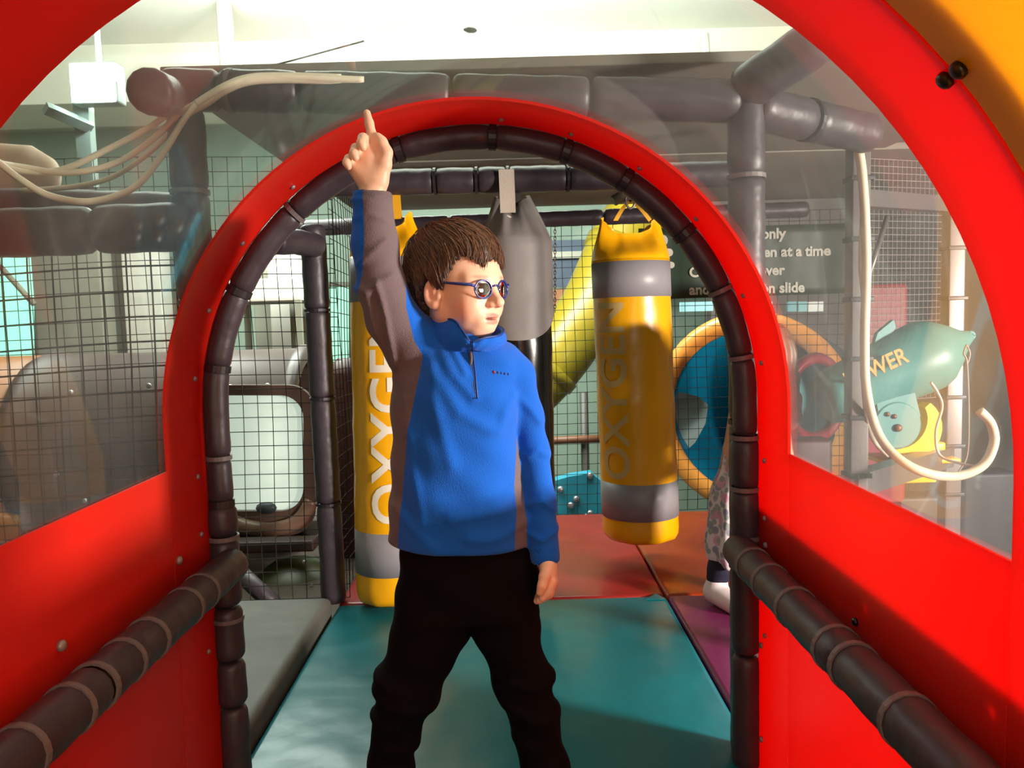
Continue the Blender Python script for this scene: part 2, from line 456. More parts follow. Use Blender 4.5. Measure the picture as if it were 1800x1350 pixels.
beam('short padded beam end sloping out beside the pale hall lamp', at(300, 172, TOPY), at(262, 160, 1.62), .046, [])
beam('padded beam running out over the wire cage', at(1318, 188, TOPY), at(1530, 236, 2.1), .05, [.45], dark=[.45])
beam('diagonal padded brace up against the white ceiling', at(1300, 165, TOPY), at(1450, 62, 1.75), .052, [])
for px, lab in ((338, 'tall grey padded post behind the clear sheet on the lamp side'), (1312, 'tall shiny padded post behind the clear sheet beside the green sign')):
    p = at(px, 400, TOPY); t = thing('padded_post', lab, 'post', (p.x, TOPY, 0), 'padded frame posts')
    bar(t, (p.x, TOPY, 0), (p.x, TOPY, 1.58), .042, [.3, .52, .72, .88], [.72, .88], [.3, .52])
t = beam('thick dark padded beam outside the tunnel under the drooping hoses', at(-260, 420, 1.80), at(345, 398, 1.84), .055, [.35, .7])
beam('dark padded beam along the bottom of the far outer net', at(-320, 355, 2.4), at(330, 372, 2.4), .055, [.4])
# canvas roof panels over the deck
o = MB().box((-.80, 1.92, 1.665), (1.4, 2.98, 1.69), .004).obj('canvas_panel', CANVAS); tag(o, 'grey canvas roof panel between the arch and the bag beam', 'panel', 'canvas roof panels')
o = MB().box((-.80, 3.04, 1.672), (1.9, 4.32, 1.697), .004).obj('canvas_panel', CANVAS); tag(o, 'grey canvas roof panel above the hanging bags', 'panel', 'canvas roof panels')

# ------------------------------------------------------------------ mats
def vinyl(name, rgb): return mat(name, rgb, .32, bump=.06, bscale=30, var=.12, vscale=2.5, wave=.5, wscale=3.0)
def mat_block(name, label, a, b, m, bev=.018):
    o = MB().box(a, b, bev).obj(name, m); return tag(o, label, 'mat', 'vinyl floor mats')
mat_block('floor_mat', 'teal vinyl floor mat that the boy stands over', (-.688, 1.795, -.06), (.575, 2.99, 0), vinyl('teal_vinyl', (8, 110, 120)))
mat_block('floor_mat', 'teal vinyl mat inside the red tunnel', (-.69, -1.2, -.06), (.555, 1.79, 0), vinyl('teal_vinyl', (8, 110, 120)))
mat_block('floor_mat', 'purple vinyl floor mat under the small white shoe', (.582, 1.81, -.06), (1.85, 2.99, 0), vinyl('purple_vinyl', (124, 38, 90)))
mat_block('floor_mat', 'red vinyl floor mat behind the teal mat', (-.69, 2.998, -.06), (.572, 4.30, 0), vinyl('red_vinyl', (146, 34, 30)))
mat_block('floor_mat', 'orange vinyl floor mat below the yellow bag with the pale letters', (.58, 2.998, -.06), (1.85, 4.30, 0), vinyl('orange_vinyl', (156, 56, 18)))
mat_block('floor_mat', 'grey padded block beside the teal mat', (-1.95, 1.84, -.06), (-.695, 2.93, .055), mat('grey_vinyl', (84, 82, 76), .6, bump=.06, bscale=30, var=.2, vscale=4, wave=.6, wscale=4), .03)
c = atz(1152, 1052, 0)
o = MB().loft([[(c.x - .04, c.y - .015, .001), (c.x + .035, c.y - .02, .001), (c.x + .012, c.y + .045, .001)], [(c.x - .04, c.y - .015, .004), (c.x + .035, c.y - .02, .004), (c.x + .012, c.y + .045, .004)]]).obj('vinyl_patch', vinyl('teal_vinyl', (8, 110, 120)), smooth=False)
tag(o, 'small teal vinyl corner patch at the mat joint', 'patch')

# ------------------------------------------------------------------ nets
def net(name, label, P, U, W, nu, nv, sag=.006, r=.0016, m=None, cat='net', group='black safety nets', seed=1, per=2):
    """grid of cords: P corner, U and W full side vectors, nu by nv cells"""
    P, U, W = Vector(P), Vector(U), Vector(W); rg = random.Random(seed); n = U.cross(W).normalized()
    ph = [rg.uniform(0, 6.3) for _ in range(6)]
    u0, w0 = U.normalized(), W.normalized()
    def q(a, b):
        d = math.sin(a * 9 + ph[0] + b * 3) * sag + math.sin(b * 11 + ph[1]) * sag
        return P + U * a + W * b + n * d + u0 * sag * 1.1 * math.sin(b * 7 + a * 5 + ph[2]) + w0 * sag * math.sin(a * 8 + b * 3 + ph[3])
    b_ = MB()
    for i in range(nu + 1): b_.tube([q(i / nu, k / (nv // per)) for k in range(nv // per + 1)], r, 4, cap=False)
    for j in range(nv + 1): b_.tube([q(k / (nu // per), j / nv) for k in range(nu // per + 1)], r, 4, cap=False)
    o = b_.obj(name, m or NET, smooth=False); tag(o, label, cat, group); return o
def span(a, b): return Vector(b) - Vector(a)
P = Vector((-2.6, 3.06, .0)); net('safety_net', 'black square net across the opening in front of the pale tube hatch', P, (1.95, 0, 0), (0, 0, 1.72), 35, 31, seed=2)
P = Vector((-2.5, 1.88, .05)); net('safety_net', 'near black net seen through the clear sheet over the brown tube', P, (1.72, 0, 0), (0, 0, 1.28), 30, 22, seed=3, sag=.012, r=.0022)
net('safety_net', 'black side net running back beside the punch bag behind the raised arm', (-.675, 3.05, 0), (0, 1.22, 0), (0, 0, 1.62), 22, 29, seed=5)
net('safety_net', 'black net wall behind the hanging bags', (-.69, 4.32, 0), (2.86, 0, 0), (0, 0, 1.62), 52, 29, seed=6)
# ------------------------------------------------------------------ hanging bags
def bag_shape(c, r, zb, zt, lean, ztop, ear=.06, flat=.55, folds=7, seg=48, phase=0., mouth=.3):
    """returns ring(z-list) function data: body from zb to zt, gathered mouth up to ztop"""
    c = Vector(c)
    def axis(z): return Vector((c.x + lean[0] * (z - zb), c.y + lean[1] * (z - zb), z))
    return axis
def bag(label, name, base, r, zb, zt, ztop, lean, bands, body_m, top_m, text=None, textaz=0, ear=.05, width=.62, cat='punch bag', cover=None, shear=0, ink=None):
    ink = ink or WHITE_INK
    t = thing(name, label, cat, (base[0], base[1], zb), 'hanging punch bags')
    ax = lambda z: Vector((base[0] + lean[0] * (z - zb), base[1] + lean[1] * (z - zb), z))
    SEG = 56
    def ring(z, rr, wob=0, k=0):
        a = ax(z); return [(a.x + rr * (1 + wob * math.sin(9 * th + k) + wob * .6 * math.sin(17 * th + 2 * k)) * math.cos(th), a.y + rr * (1 + wob * math.sin(9 * th + k)) * math.sin(th), z) for th in [2 * PI * i / SEG for i in range(SEG)]]
    rings = []
    # puckered bottom
    for f, rr, w in ((.0, .55, .0), (.002, .80, .015), (.012, .93, .022), (.03, .985, .012), (.055, 1.0, .004)):
        rings.append(ring(zb + f, r * rr, w))
    n = 26
    for i in range(1, n + 1):
        z = zb + .055 + (zt - zb - .055) * i / n
        rings.append(ring(z, r * (1 + .008 * math.sin(z * 21) + .006 * math.sin(z * 47)), .003, z * 9))
    body = MB().loft(rings).obj('body', body_m, t)
    # gathered mouth: round section squeezed flat, with two raised corners
    rings = []
    for i in range(15):
        f = i / 14
        z = zt + (ztop - zt) * f
        e = f * f * (3 - 2 * f)
        rx = r * (1 - e) + r * width * e; ry = r * (1 - e) ** 1.2 + .022 * e
        a = ax(z); row = []
        for th in [2 * PI * k / SEG for k in range(SEG)]:
            cs, sn = math.cos(th), math.sin(th)
            fold = 1 + .10 * e * (1 - .6 * e) * math.sin(7 * th + 1.3) + .06 * e * math.sin(13 * th)
            zz = z + e * ear * (abs(cs) ** 2.2 - .35) - e * .006 * math.sin(5 * th)
            row.append((a.x + rx * cs * fold + shear * e, a.y + ry * sn * fold, zz))
        rings.append(row)
    MB().loft(rings, cap=False).obj('gathered_top', top_m, t)
    for (z0, z1) in bands:
        MB().loft([ring(z0, r * .99), ring(z0, r * 1.012), ring((z0 + z1) / 2, r * 1.013), ring(z1, r * 1.012), ring(z1, r * .99)], cap=False).obj('silver_band', SILV, t)
    if text:
        s, zc, h, z0t, z1t = text
        V, Fc = text_mesh(s, 1.0, .02, None)
        # letters run up the bag: text x goes to height, text y wraps round the bag
        x0, x1 = V[:, 0].min(), V[:, 0].max(); y0, y1 = V[:, 1].min(), V[:, 1].max()
        bm = bmesh.new(); vs = [bm.verts.new(v) for v in V]
        for f in Fc:
            try: bm.faces.new([vs[i] for i in f])
            except ValueError: pass
        for k in range(1, 14):
            bmesh.ops.bisect_plane(bm, geom=bm.verts[:] + bm.edges[:] + bm.faces[:], plane_co=(0, y0 + (y1 - y0) * k / 14, 0), plane_no=(0, 1, 0))
        bm.verts.index_update(); V = np.array([v.co[:] for v in bm.verts]); Fc = [[v.index for v in f.verts] for f in bm.faces]
        # split letters into one mesh each
        comp = list(range(len(V)))
        def find(i):
            while comp[i] != i: comp[i] = comp[comp[i]]; i = comp[i]
            return i
        for f in Fc:
            for i in f[1:]: comp[find(i)] = find(f[0])
        groups = {}
        for f in Fc: groups.setdefault(find(f[0]), []).append(f)
        for g in sorted(groups.values(), key=lambda g: min(V[i, 0] for f in g for i in f)):
            ids = sorted({i for f in g for i in f}); ren = {i: k for k, i in enumerate(ids)}; W = []
            for i in ids:
                z = z0t + (z1t - z0t) * (V[i, 0] - x0) / (x1 - x0)
                az = R(textaz) - (V[i, 1] - y0) / (y1 - y0) * h / r           # angle from the front, negative is to the left
                a = ax(z); W.append((a.x + r * 1.016 * math.sin(az), a.y - r * 1.016 * math.cos(az), z))
            mesh('letter', W, [[ren[i] for i in f] for f in g], ink, t)
        bm.free()
    return t, ax, ring
def strap(t, pts, w, th, m, name='strap'):
    P = smooth_path(pts, 6); rings = []
    for i, p in enumerate(P): rings.append([(p.x - w / 2, p.y - th / 2, p.z), (p.x + w / 2, p.y - th / 2, p.z), (p.x + w / 2, p.y + th / 2, p.z), (p.x - w / 2, p.y + th / 2, p.z)])
    return MB().loft(rings).obj(name, m, t, smooth=False)
WEB = mat('webbing', (196, 186, 172), .7, bump=.2, bscale=200)
YWEB = mat('yellow_webbing', (225, 165, 20), .6)
# yellow bag on the right
Yr = 3.45; pb = at(1127, 944, Yr); pt = at(1108, 458, Yr); r_ = .166
zz = lambda py, Y: at(1115, py, Y).z
t, ax, _ = bag('yellow punch bag with pale letters beside the orange slide ring', 'punch_bag', (pb.x, Yr), r_, pb.z, pt.z, zz(402, Yr), ((pt.x - pb.x) / (pt.z - pb.z), 0), [(zz(902, Yr), zz(840, Yr)), (zz(523, Yr), zz(462, Yr))], YBAG, YBAG,
    ('OXYGEN', 0, .135, zz(832, Yr), zz(532, Yr)), -20, ear=.075, width=.72, ink=mat('worn_print', (205, 178, 112), .5))
hk = at(1108, 352, Yr)
for px, py in ((1082, 388), (1146, 392)):
    strap(t, [at(px, py, Yr), at((px + 1108) / 2, (py + 352) / 2 - 4, Yr), hk], .02, .004, YWEB)
MB().tube([hk + Vector((.02 * math.cos(a), 0, .035 * math.sin(a))) for a in [2 * PI * k / 12 for k in range(13)]], .005, 8).obj('carabiner', STEEL, t)
MB().tube([hk + Vector((-.07, 0, 0)), hk + Vector((.0, .02, .04)), hk + Vector((.09, .02, .06))], .024, 10).obj('hanger', mat('old_steel', (110, 108, 95), .5, metal=.5, var=.3, vscale=40), t)
# yellow bag on the left
Yl = 3.0; pb = at(690, 1050, Yl); pt = at(680, 452, Yl); r_ = .142
zz = lambda py, Y: at(690, py, Y).z
pb.z = max(pb.z, .012)
t, ax, _ = bag('yellow punch bag behind the raised arm', 'punch_bag', (pb.x + .005, Yl), r_, pb.z, pt.z, zz(392, Yl), ((pt.x - pb.x) / (pt.z - pb.z), 0), [(zz(996, Yl), zz(922, Yl)), (zz(530, Yl), zz(455, Yl))], YBAG, YBAG,
    ('OXYGEN', 0, .135, zz(905, Yl), zz(545, Yl)), 32, ear=.06, width=.6)
strap(t, [at(700, 385, Yl), at(697, 350, Yl), at(695, 310, Yl)], .03, .004, YWEB)
# black bag under a grey cover in the middle
Ym = 3.08; r_ = .138
GC = mat('grey_cover', (152, 147, 144), .5, bump=.06, bscale=60, var=.04, wave=.2, wscale=7)
BV = mat('black_vinyl', (20, 18, 19), .2, bump=.05, bscale=18, wave=.14, wscale=7)
pb = at(922, 985, Ym); pt = at(907, 425, Ym); zz = lambda py, Y: at(910, py, Y).z
pb.z = .10
t, ax, ring = bag('black punch bag under a grey gathered cover behind the boy', 'punch_bag', (pb.x, Ym), r_ * .93, pb.z, pt.z - .01, pt.z + .03, ((pt.x - pb.x) / (pt.z - pb.z), 0), [], BV, BV, ear=.0, width=.9)
SEG = 64; rows = []
for i in range(26):
    f = i / 25; row = []
    for k in range(SEG):
        th = 2 * PI * k / SEG; cs, sn = math.cos(th), math.sin(th)
        front = max(0, -sn)
        zlow = zz(548, Ym) - (zz(548, Ym) - zz(597, Ym)) * (1 - max(abs(cs), .0) ** 2.6) ** .5 * (1 if sn < 0 else .7)
        zhi = zz(352, Ym); zsh = zz(424, Ym)
        z = zlow + (zsh - zlow) * min(1, f / .6)
        e = max(0, (f - .6) / .4); e2 = e
        rx = r_ * (1 - e2) + r_ * .44 * e2; ry = r_ * (1 - e) ** .8 + .018 * e
        fold = 1 + (.17 * e * (1 - .5 * e) * math.sin(9 * th + .7) + .07 * e * math.sin(19 * th)) * (1 if sn < .2 else .4)
        zq = z + (zhi - zsh) * e + e * e * .035 * (abs(cs) ** 2 - .5) - (.03 * e * e * max(0, 1 - abs(cs) * 2.2))
        a = ax(min(zq, zsh)); row.append((a.x + rx * cs * fold - .012 * e, a.y + ry * sn * fold, zq))
    rows.append(row)
MB().loft(rows, cap=False).obj('grey_cover', GC, t)
kn = at(892, 386, Ym - .055)
MB().tube(smooth_path([kn + Vector((-.022, 0, .006)), kn + Vector((0, -.012, .012)), kn + Vector((.022, 0, -.004))], 5), .005, 8).obj('tie_cord', WHITE_INK, t)
strap(t, [at(893, 374, 2.955), at(892, 345, 2.945), at(891, 322, 2.942), at(890, 298, 2.945)], .056, .006, WEB)
strap(t, [at(908, 372, Ym), at(904, 345, 3.07), at(902, 322, 3.06), at(902, 298, 3.06)], .05, .006, mat('dark_webbing', (70, 66, 62), .7))
# ------------------------------------------------------------------ green rules banner
YS = 4.26
def wav(p):
    return Vector((p.x, p.y + .014 * math.sin(p.x * 9) * math.sin(p.z * 6) + .008 * math.sin(p.x * 23 + 1), p.z))
a, b_, c_, d_ = at(1122, 402, YS), at(1500, 392, YS), at(1500, 515, YS), at(1122, 527, YS)
sg = thing('rules_banner', 'dark green banner with white lettering hung on the net', 'banner', (a.x, YS, d_.z))
nx, nz = 30, 8; V = []
for y_off in (0, .004):
    for j in range(nz + 1):
        for i in range(nx + 1):
            p = a.lerp(b_, i / nx).lerp(d_.lerp(c_, i / nx), j / nz); p.y += y_off; V.append(wav(p))
Fc = []; n1 = (nx + 1) * (nz + 1)
for j in range(nz):
    for i in range(nx):
        q = j * (nx + 1) + i; Fc.append((q, q + nx + 1, q + nx + 2, q + 1)); Fc.append((n1 + q, n1 + q + 1, n1 + q + nx + 2, n1 + q + nx + 1))
for i in range(nx):
    Fc.append((i, i + 1, n1 + i + 1, n1 + i)); q = nz * (nx + 1) + i; Fc.append((q, n1 + q, n1 + q + 1, q + 1))
mesh('sheet', V, Fc, mat('green_banner', (30, 58, 40), .5, bump=.05, bscale=30), sg)
ex = (b_ - a).normalized(); ez = Vector((0, 0, 1))
def sign_text(s, px, py, cap):
    V, Fc = text_mesh(s, cap / .70, 0.0024)
    o = at(px, py, YS); W = []
    for v in V:
        p = o + ex * v[0] + ez * v[1]; p = wav(p); p.y -= .010; W.append(p)
    mesh('lettering', W, Fc, mat('sign_white', (205, 205, 190), .5), sg, False)
for s, px, py in (('Children only', 1244, 422), ('Only 2 children at a time', 1211, 455), ('Cross arms over', 1211, 487), ('and lie', 1211, 518), ('on slide', 1337, 515)):
    sign_text(s, px, py, .052)
pic = MB()
hd = at(1163, 424, YS - .012)
def flat_capsule(p, q, r):
    p, q = Vector(p), Vector(q); d = (q - p); n = 8; u = d.normalized(); w = Vector((-u.z, 0, u.x)); L_ = []
    for k in range(n + 1): a_ = -PI / 2 + PI * k / n; L_.append(q + (u * math.cos(a_) + w * math.sin(a_)) * r)
    for k in range(n + 1): a_ = PI / 2 + PI * k / n; L_.append(p + (u * math.cos(a_) + w * math.sin(a_)) * r)
    return L_
def cap_solid(p, q, r, th=.004):
    A = flat_capsule(p, q, r); return [[tuple(v) for v in A], [(v.x, v.y - th, v.z) for v in A]]
WS = mat('sign_white', (205, 205, 190), .5)
for nm, p, q, r in (('head_mark', (1163, 423), (1163.5, 423), .031), ('arm_mark', (1158, 444), (1176, 444), .021), ('arm_mark', (1160, 462), (1180, 466), .017), ('body_mark', (1158, 445), (1162, 480), .03), ('leg_mark', (1165, 478), (1170, 512), .017), ('leg_mark', (1158, 478), (1155, 512), .017)):
    MB().loft(cap_solid(at(*p, YS - .02), at(*q, YS - .02), r)).obj(nm, WS, sg, smooth=False)
# ------------------------------------------------------------------ slides behind the nets
TEAL = mat('teal_plastic', (16, 104, 136), .25, var=.06, trans=.2)
ORNG = mat('orange_plastic', (214, 138, 62), .3, var=.12, vscale=5)
rc = at(1318, 727, 4.75); rn = Vector((math.sin(R(-34)), -math.cos(R(-34)), 0))
ru = Vector((rn.y, -rn.x, 0)).normalized(); 
sl = thing('tube_slide', 'blue tube slide mouth with a fat orange ring', 'slide', (rc.x, rc.y, rc.z - .6))
SR = .555
V = []; rows = []
for i in range(49):
    a_ = 2 * PI * i / 48; dirv = ru * math.cos(a_) + Vector((0, 0, 1)) * math.sin(a_); c0 = rc + dirv * SR
    rows.append([tuple(c0 + (dirv * math.cos(b) * .06 + rn * math.sin(b) * .045)) for b in [2 * PI * k / 14 for k in range(14)]])
MB().loft(rows, cap=False).obj('ring', ORNG, sl)
prof = [(0, SR - .045), (.12, SR - .05), (.5, SR - .055), (1.0, SR - .09), (1.15, SR - .25), (1.2, .02)]
MB().lathe(rc, -rn, prof, 48, cap=False).obj('tube', TEAL, sl)
# pale window let into the tube
pw = []
for px, py in ((1170, 690), (1200, 690), (1228, 697), (1245, 712), (1240, 745), (1222, 778), (1185, 812), (1165, 828)):
    p = at(px, py, 4.75); d = p - Vector((0, 0, CAM_Z)); pw.append(p)
cen = rc + ru * .0
pp = [at(px, py, 5.1) for px, py in ((1150, 690), (1200, 690), (1228, 697), (1245, 712), (1240, 745), (1222, 778), (1185, 812), (1150, 840))]
MB().loft([[tuple(p) for p in pp], [(p.x, p.y + .02, p.z) for p in pp]]).obj('clear_pane', mat('pale_pane', (120, 142, 142), .15, var=.3, vscale=8), sl, smooth=False)
ys = thing('yellow_slide', 'yellow tube slide curving down behind the net between the bags', 'slide', at(985, 640, 6.5))
path = smooth_path([at(1180, 330, 6.8), at(1104, 400, 6.7), at(1036, 545, 6.5), at(945, 668, 6.4), at(850, 735, 6.4), at(740, 790, 6.5)], 8)
lg = at(900, 720, 6.4); MB().tube([(lg.x, 6.4, -1.2), (lg.x, 6.4, lg.z)], .04, 12).obj('support_leg', STEEL, ys)
MB().tube(path, .255, 28).obj('tube', mat('yellow_slide_plastic', (150, 130, 34), .3, var=.05), ys)
for k in (10, 22): MB().tube(path[k:k + 2], .27, 28).obj('joint_collar', mat('yellow_slide_plastic', (150, 130, 34), .3), ys)
bp = thing('play_board', 'blue plastic panel with bolt heads beneath the yellow slide', 'panel', at(1010, 912, 5.2))
Yp = 5.2
outl = [(960, 935), (960, 850), (1000, 838), (1040, 832), (1062, 850), (1072, 900), (1072, 935)]
MB().loft([[tuple(at(px, py, Yp)) for px, py in outl], [tuple(at(px, py, Yp) + Vector((0, .12, 0))) for px, py in outl]]).obj('sheet', mat('sky_plastic', (44, 140, 165), .35), bp, smooth=False)
for px, py in ((1037, 836), (1013, 877), (1003, 888), (1037, 902), (1030, 908), (985, 860)): bolt(at(px, py, Yp), (0, -1, 0), .022, STEEL, bp)
o = MB().tube([at(930, 776, 5.6), at(1080, 770, 5.6)], .028, 12).obj('rail_pipe', mat('brown_pipe', (110, 66, 44), .5)); tag(o, 'brown round rail crossing below the yellow slide', 'pipe')
o = MB().tube([at(1026, 690, 5.64), (at(1029, 775, 5.64).x, 5.64, -1.2)], .03, 10).obj('post_pipe', mat('grey_pipe', (60, 58, 52), .5)); tag(o, 'dark upright pipe under the yellow slide', 'pipe')
GREYBLUE = mat('blue_grey_paint', (96, 108, 128), .6, var=.2, vscale=4)
o = MB().box(at(955, 505, 7.9), at(1170, 418, 7.95)).obj('wall_panel', GREYBLUE, smooth=False); tag(o, 'blue grey panel on the far wall above the yellow slide', 'panel')
o = MB().box(at(955, 455, 7.84), at(1170, 438, 7.9)).obj('shelf_board', mat('pale_board', (210, 206, 190), .6), smooth=False); tag(o, 'pale board across the blue grey wall panel', 'board')
o = MB().box(at(950, 600, 7.9), at(1000, 508, 7.95)).obj('wall_panel', mat('salmon_board', (190, 130, 90), .6), smooth=False); tag(o, 'salmon board on the far wall beside the grey bag', 'panel')
ch = thing('hanging_chain', 'thin dark chain hanging beside the grey bag cover', 'chain', at(975, 545, 4.39))
for k in range(27):
    p = at(975.5, 545 - k * 6.0, 4.39); q = []
    for i in range(9):
        a_ = 2 * PI * i / 8; dx = .006 * math.cos(a_); q.append(p + Vector((dx if k % 2 else 0, 0 if k % 2 else dx, .014 * math.sin(a_))))
    MB().tube(q, .0022, 6).obj('link', mat('rusty_steel', (90, 62, 44), .5, metal=.5), ch)
# red and blue play shapes seen past the slide ring
tw = thing('blue_tunnel_mouth', 'pale blue plastic shape with a red rim beyond the slide ring', 'slide', at(1430, 740, 3.95))
rows = []; c0 = at(1432, 700, 3.95)
for i in range(25):
    a_ = 2 * PI * i / 24; dv = Vector((math.cos(a_) * .8, .3 * math.cos(a_), math.sin(a_))); rows.append([tuple(c0 + dv * (.20 + .03 * math.cos(b)) + Vector((0, .05 * math.sin(b), 0))) for b in [2 * PI * k / 10 for k in range(10)]])
MB().loft(rows, cap=False).obj('rim', mat('crimson_plastic', (140, 26, 46), .35), tw)
MB().lathe(c0 + Vector((0, .02, 0)), (0, 1, 0), [(0, .19), (.2, .18), (.22, .01)], 24, cap=False).obj('tube', mat('pale_teal', (90, 165, 170), .35), tw)
MB().box((c0.x - .07, c0.y, 0), (c0.x + .07, c0.y + .12, c0.z - .19), .01).obj('stand', mat('crimson_plastic', (140, 26, 46), .35), tw)
# ------------------------------------------------------------------ wire cage and water cannon
GALV = mat('galvanised', (118, 110, 110), .36, metal=.5, var=.08)
WIRE = mat('white_wire', (158, 148, 144), .4)
def upright(label, px, py0, py1, Y, w):
    p0, p1 = at(px, py0, Y), at(px, py1, Y); x = (p0.x + p1.x) / 2
    t = thing('cage_post', label, 'post', (x, Y, -.06), 'steel posts of the cage')
    z0, z1 = -.06, p0.z
    MB().box((x - w / 2, Y - w / 2, z0), (x + w / 2, Y + w / 2, z1), .004).obj('post', GALV, t)
    n = int((z1 - .2) / .16)
    for k in range(n):
        z = .25 + k * .17; MB().box((x - w / 2 - .006, Y - w / 2 - .006, z), (x + w / 2 + .01, Y + w / 2 + .004, z + .014), .003).obj('cable_tie', TIE_DARK, t)
    return x
Y1, Y2 = 2.3, 2.75
x1 = upright('bright steel cage post with the cream hose running down it', 1506, 240, 900, Y1, .052)
x2 = upright('steel cage post behind the blue cannon', 1672, 340, 950, Y2, .055)
net('wire_mesh', 'pale wire mesh panel between the steel cage posts', (1.37, 3.04, .72), (.34, .12, 0), (0, 0, .92), 16, 36, sag=.0, r=.0014, m=WIRE, group='wire cage panels', cat='mesh panel', per=6)
def steel_beam(label, p, q, w):
    p, q = Vector(p), Vector(q)
    o = MB().loft([[tuple(e + Vector((0, dy, dz))) for dy, dz in ((-w, -w), (w, -w), (w, w), (-w, w))] for e in (p, q)]).obj('cage_beam', GALV, smooth=False); tag(o, label, 'beam', 'steel beams of the cage')
steel_beam('upper steel cage beam under the grey ceiling wall', at(1524, 350, Y1 + .05), at(1690, 362, Y2), .024)
steel_beam('lower steel cage beam holding the yellow cannon base', at(1500, 852, Y1), at(1668, 800, Y2), .034)
o = MB().tube([at(1516, 520, Y1 + .05), at(1560, 380, Y1 + .1)], .008, 8).obj('brace_rod', GALV); tag(o, 'thin steel brace rod beside the hose', 'rod')
# cannon
CT = mat('cannon_teal', (84, 146, 142), .42, var=.05)
CY = mat('cannon_yellow', (246, 190, 20), .35)
Yc = 2.72
cn = thing('water_cannon', 'pale teal toy cannon tilted up on a yellow swivel base', 'cannon', at(1590, 830, Yc))
A0, A1 = at(1446, 706, Yc), at(1706, 590, Yc)
L_ = (A1 - A0).length; k = Yc / F
MB().lathe(A0, A1 - A0, [(0, 30 * k), (.0, 42 * k), (L_ * .08, 50 * k), (L_ * .38, 56 * k), (L_ * .55, 62 * k), (L_ * .70, 64 * k), (L_ * .77, 58 * k), (L_ * .86, 40 * k), (L_ * .95, 17 * k), (L_, 9 * k)], 32).obj('barrel', CT, cn)
MB().tube([A1 + Vector((.012 * math.cos(a_), 0, .012 * math.sin(a_))) for a_ in [2 * PI * i / 12 for i in range(13)]], .006, 8).obj('eye_ring', CT, cn)
up = (A1 - A0).normalized(); nrm = Vector((-up.z, 0, up.x))
fin = [at(1540, 585, Yc), at(1568, 562, Yc), at(1572, 575, Yc), at(1545, 618, Yc), at(1528, 625, Yc)]
MB().loft([[tuple(p + Vector((0, -.012, 0))) for p in fin], [tuple(p + Vector((0, .012, 0))) for p in fin]]).obj('fin', CT, cn, smooth=False)
arm = [at(1540, 700, Yc - .085), at(1604, 672, Yc - .085), at(1618, 730, Yc - .085), at(1606, 770, Yc - .085), at(1552, 775, Yc - .085)]
MB().loft([[tuple(p) for p in arm], [tuple(p + Vector((0, .05, 0))) for p in arm]]).obj('swivel_arm', CT, cn, smooth=False)
autosmooth(MB().lathe(at(1578, 748, Yc - .090), (0, 1, 0), [(0, .01), (0, .075), (.008, .082), (.05, .082)], 32).obj('swivel_disc', CT, cn), 35)
for px, py in ((1578, 752), (1560, 728), (1572, 732)): bolt(at(px, py, Yc - .091), (0, -1, 0), .013 if px == 1578 else .008, mat('rusty_bolt', (120, 84, 70), .5, metal=.4), cn)
cr = []
for i in range(13):
    a_ = R(-115 + i * 13); c0 = at(1584, 745, Yc - .05); cr.append((c0 + Vector((math.cos(a_) * .098, 0, math.sin(a_) * .098)), .012 + .018 * math.sin(PI * i / 12)))
rows = [[tuple(p + Vector((math.cos(R(-115 + i * 13)) * w_ * s1, s2 * .03, math.sin(R(-115 + i * 13)) * w_ * s1))) for s1, s2 in ((-1, -1), (1, -1), (1, 1), (-1, 1))] for i, (p, w_) in enumerate(cr)]
MB().loft(rows).obj('yellow_cradle', CY, cn, smooth=False)
MB().box(at(1552, 818, Yc - .07), at(1645, 792, Yc + .09), .006).obj('base_plate', CY, cn)
MB().box(at(1570, 800, Yc - .05), at(1636, 770, Yc + .05), .008).obj('base_block', CY, cn)
MB().box(at(1584, 850, Yc - .05), at(1628, 815, Yc + .02), .005).obj('clamp', CY, cn)
V, Fc = text_mesh('POWER', .068, .0012); o0 = at(1489, 683, Yc - .125)
for nm, dz, m_, sc_ in (('lettering_edge', .0, mat('brown_print', (96, 62, 30), .5), 1.06), ('lettering', -.004, mat('orange_print', (222, 150, 50), .5), 1)):
    W = [o0 + up * v[0] * .92 + nrm * (v[1] * 1.1) + Vector((0, dz, 0)) for v in V]
    mesh(nm, [p + Vector((.0015, 0, -.0025)) * (sc_ != 1) for p in W], Fc, m_, cn, False)
def hose(label, pts, r, m=CABLE, cat='hose', group=None, name='hose'):
    o = MB().tube(smooth_path([at(*p) for p in pts], 8), r, 10).obj(name, m); tag(o, label, cat, group); return o
WHOSE = mat('clear_hose', (206, 198, 184), .25)
hose('thick cream hose looping down past the cannon', [(1500, 232, 2.2), (1515, 300, 2.2), (1523, 450, 2.2), (1520, 600, 2.2), (1524, 690, 2.18), (1548, 770, 2.15), (1600, 820, 2.1), (1670, 838, 2.1), (1725, 820, 2.1), (1747, 780, 2.1), (1742, 745, 2.1), (1722, 722, 2.1)], .0125)
hose('second cream hose beside the steel cage post', [(1508, 234, 2.21), (1519, 320, 2.21), (1514, 460, 2.21), (1522, 560, 2.21), (1518, 660, 2.22), (1530, 760, 2.3), (1560, 800, 2.4)], .008)
hose('thin pale hose wavering under the cannon barrel', [(1636, 672, 2.25), (1648, 690, 2.25), (1656, 715, 2.25), (1645, 760, 2.25), (1652, 800, 2.25), (1690, 815, 2.2), (1720, 820, 2.15)], .004, WHOSE)
hose('thin wire hanging from the eye of the cannon', [(1699, 606, 2.3), (1694, 622, 2.3), (1700, 640, 2.3), (1703, 730, 2.3), (1700, 800, 2.3), (1684, 830, 2.3)], .0025, mat('thin_wire', (150, 130, 110), .4))
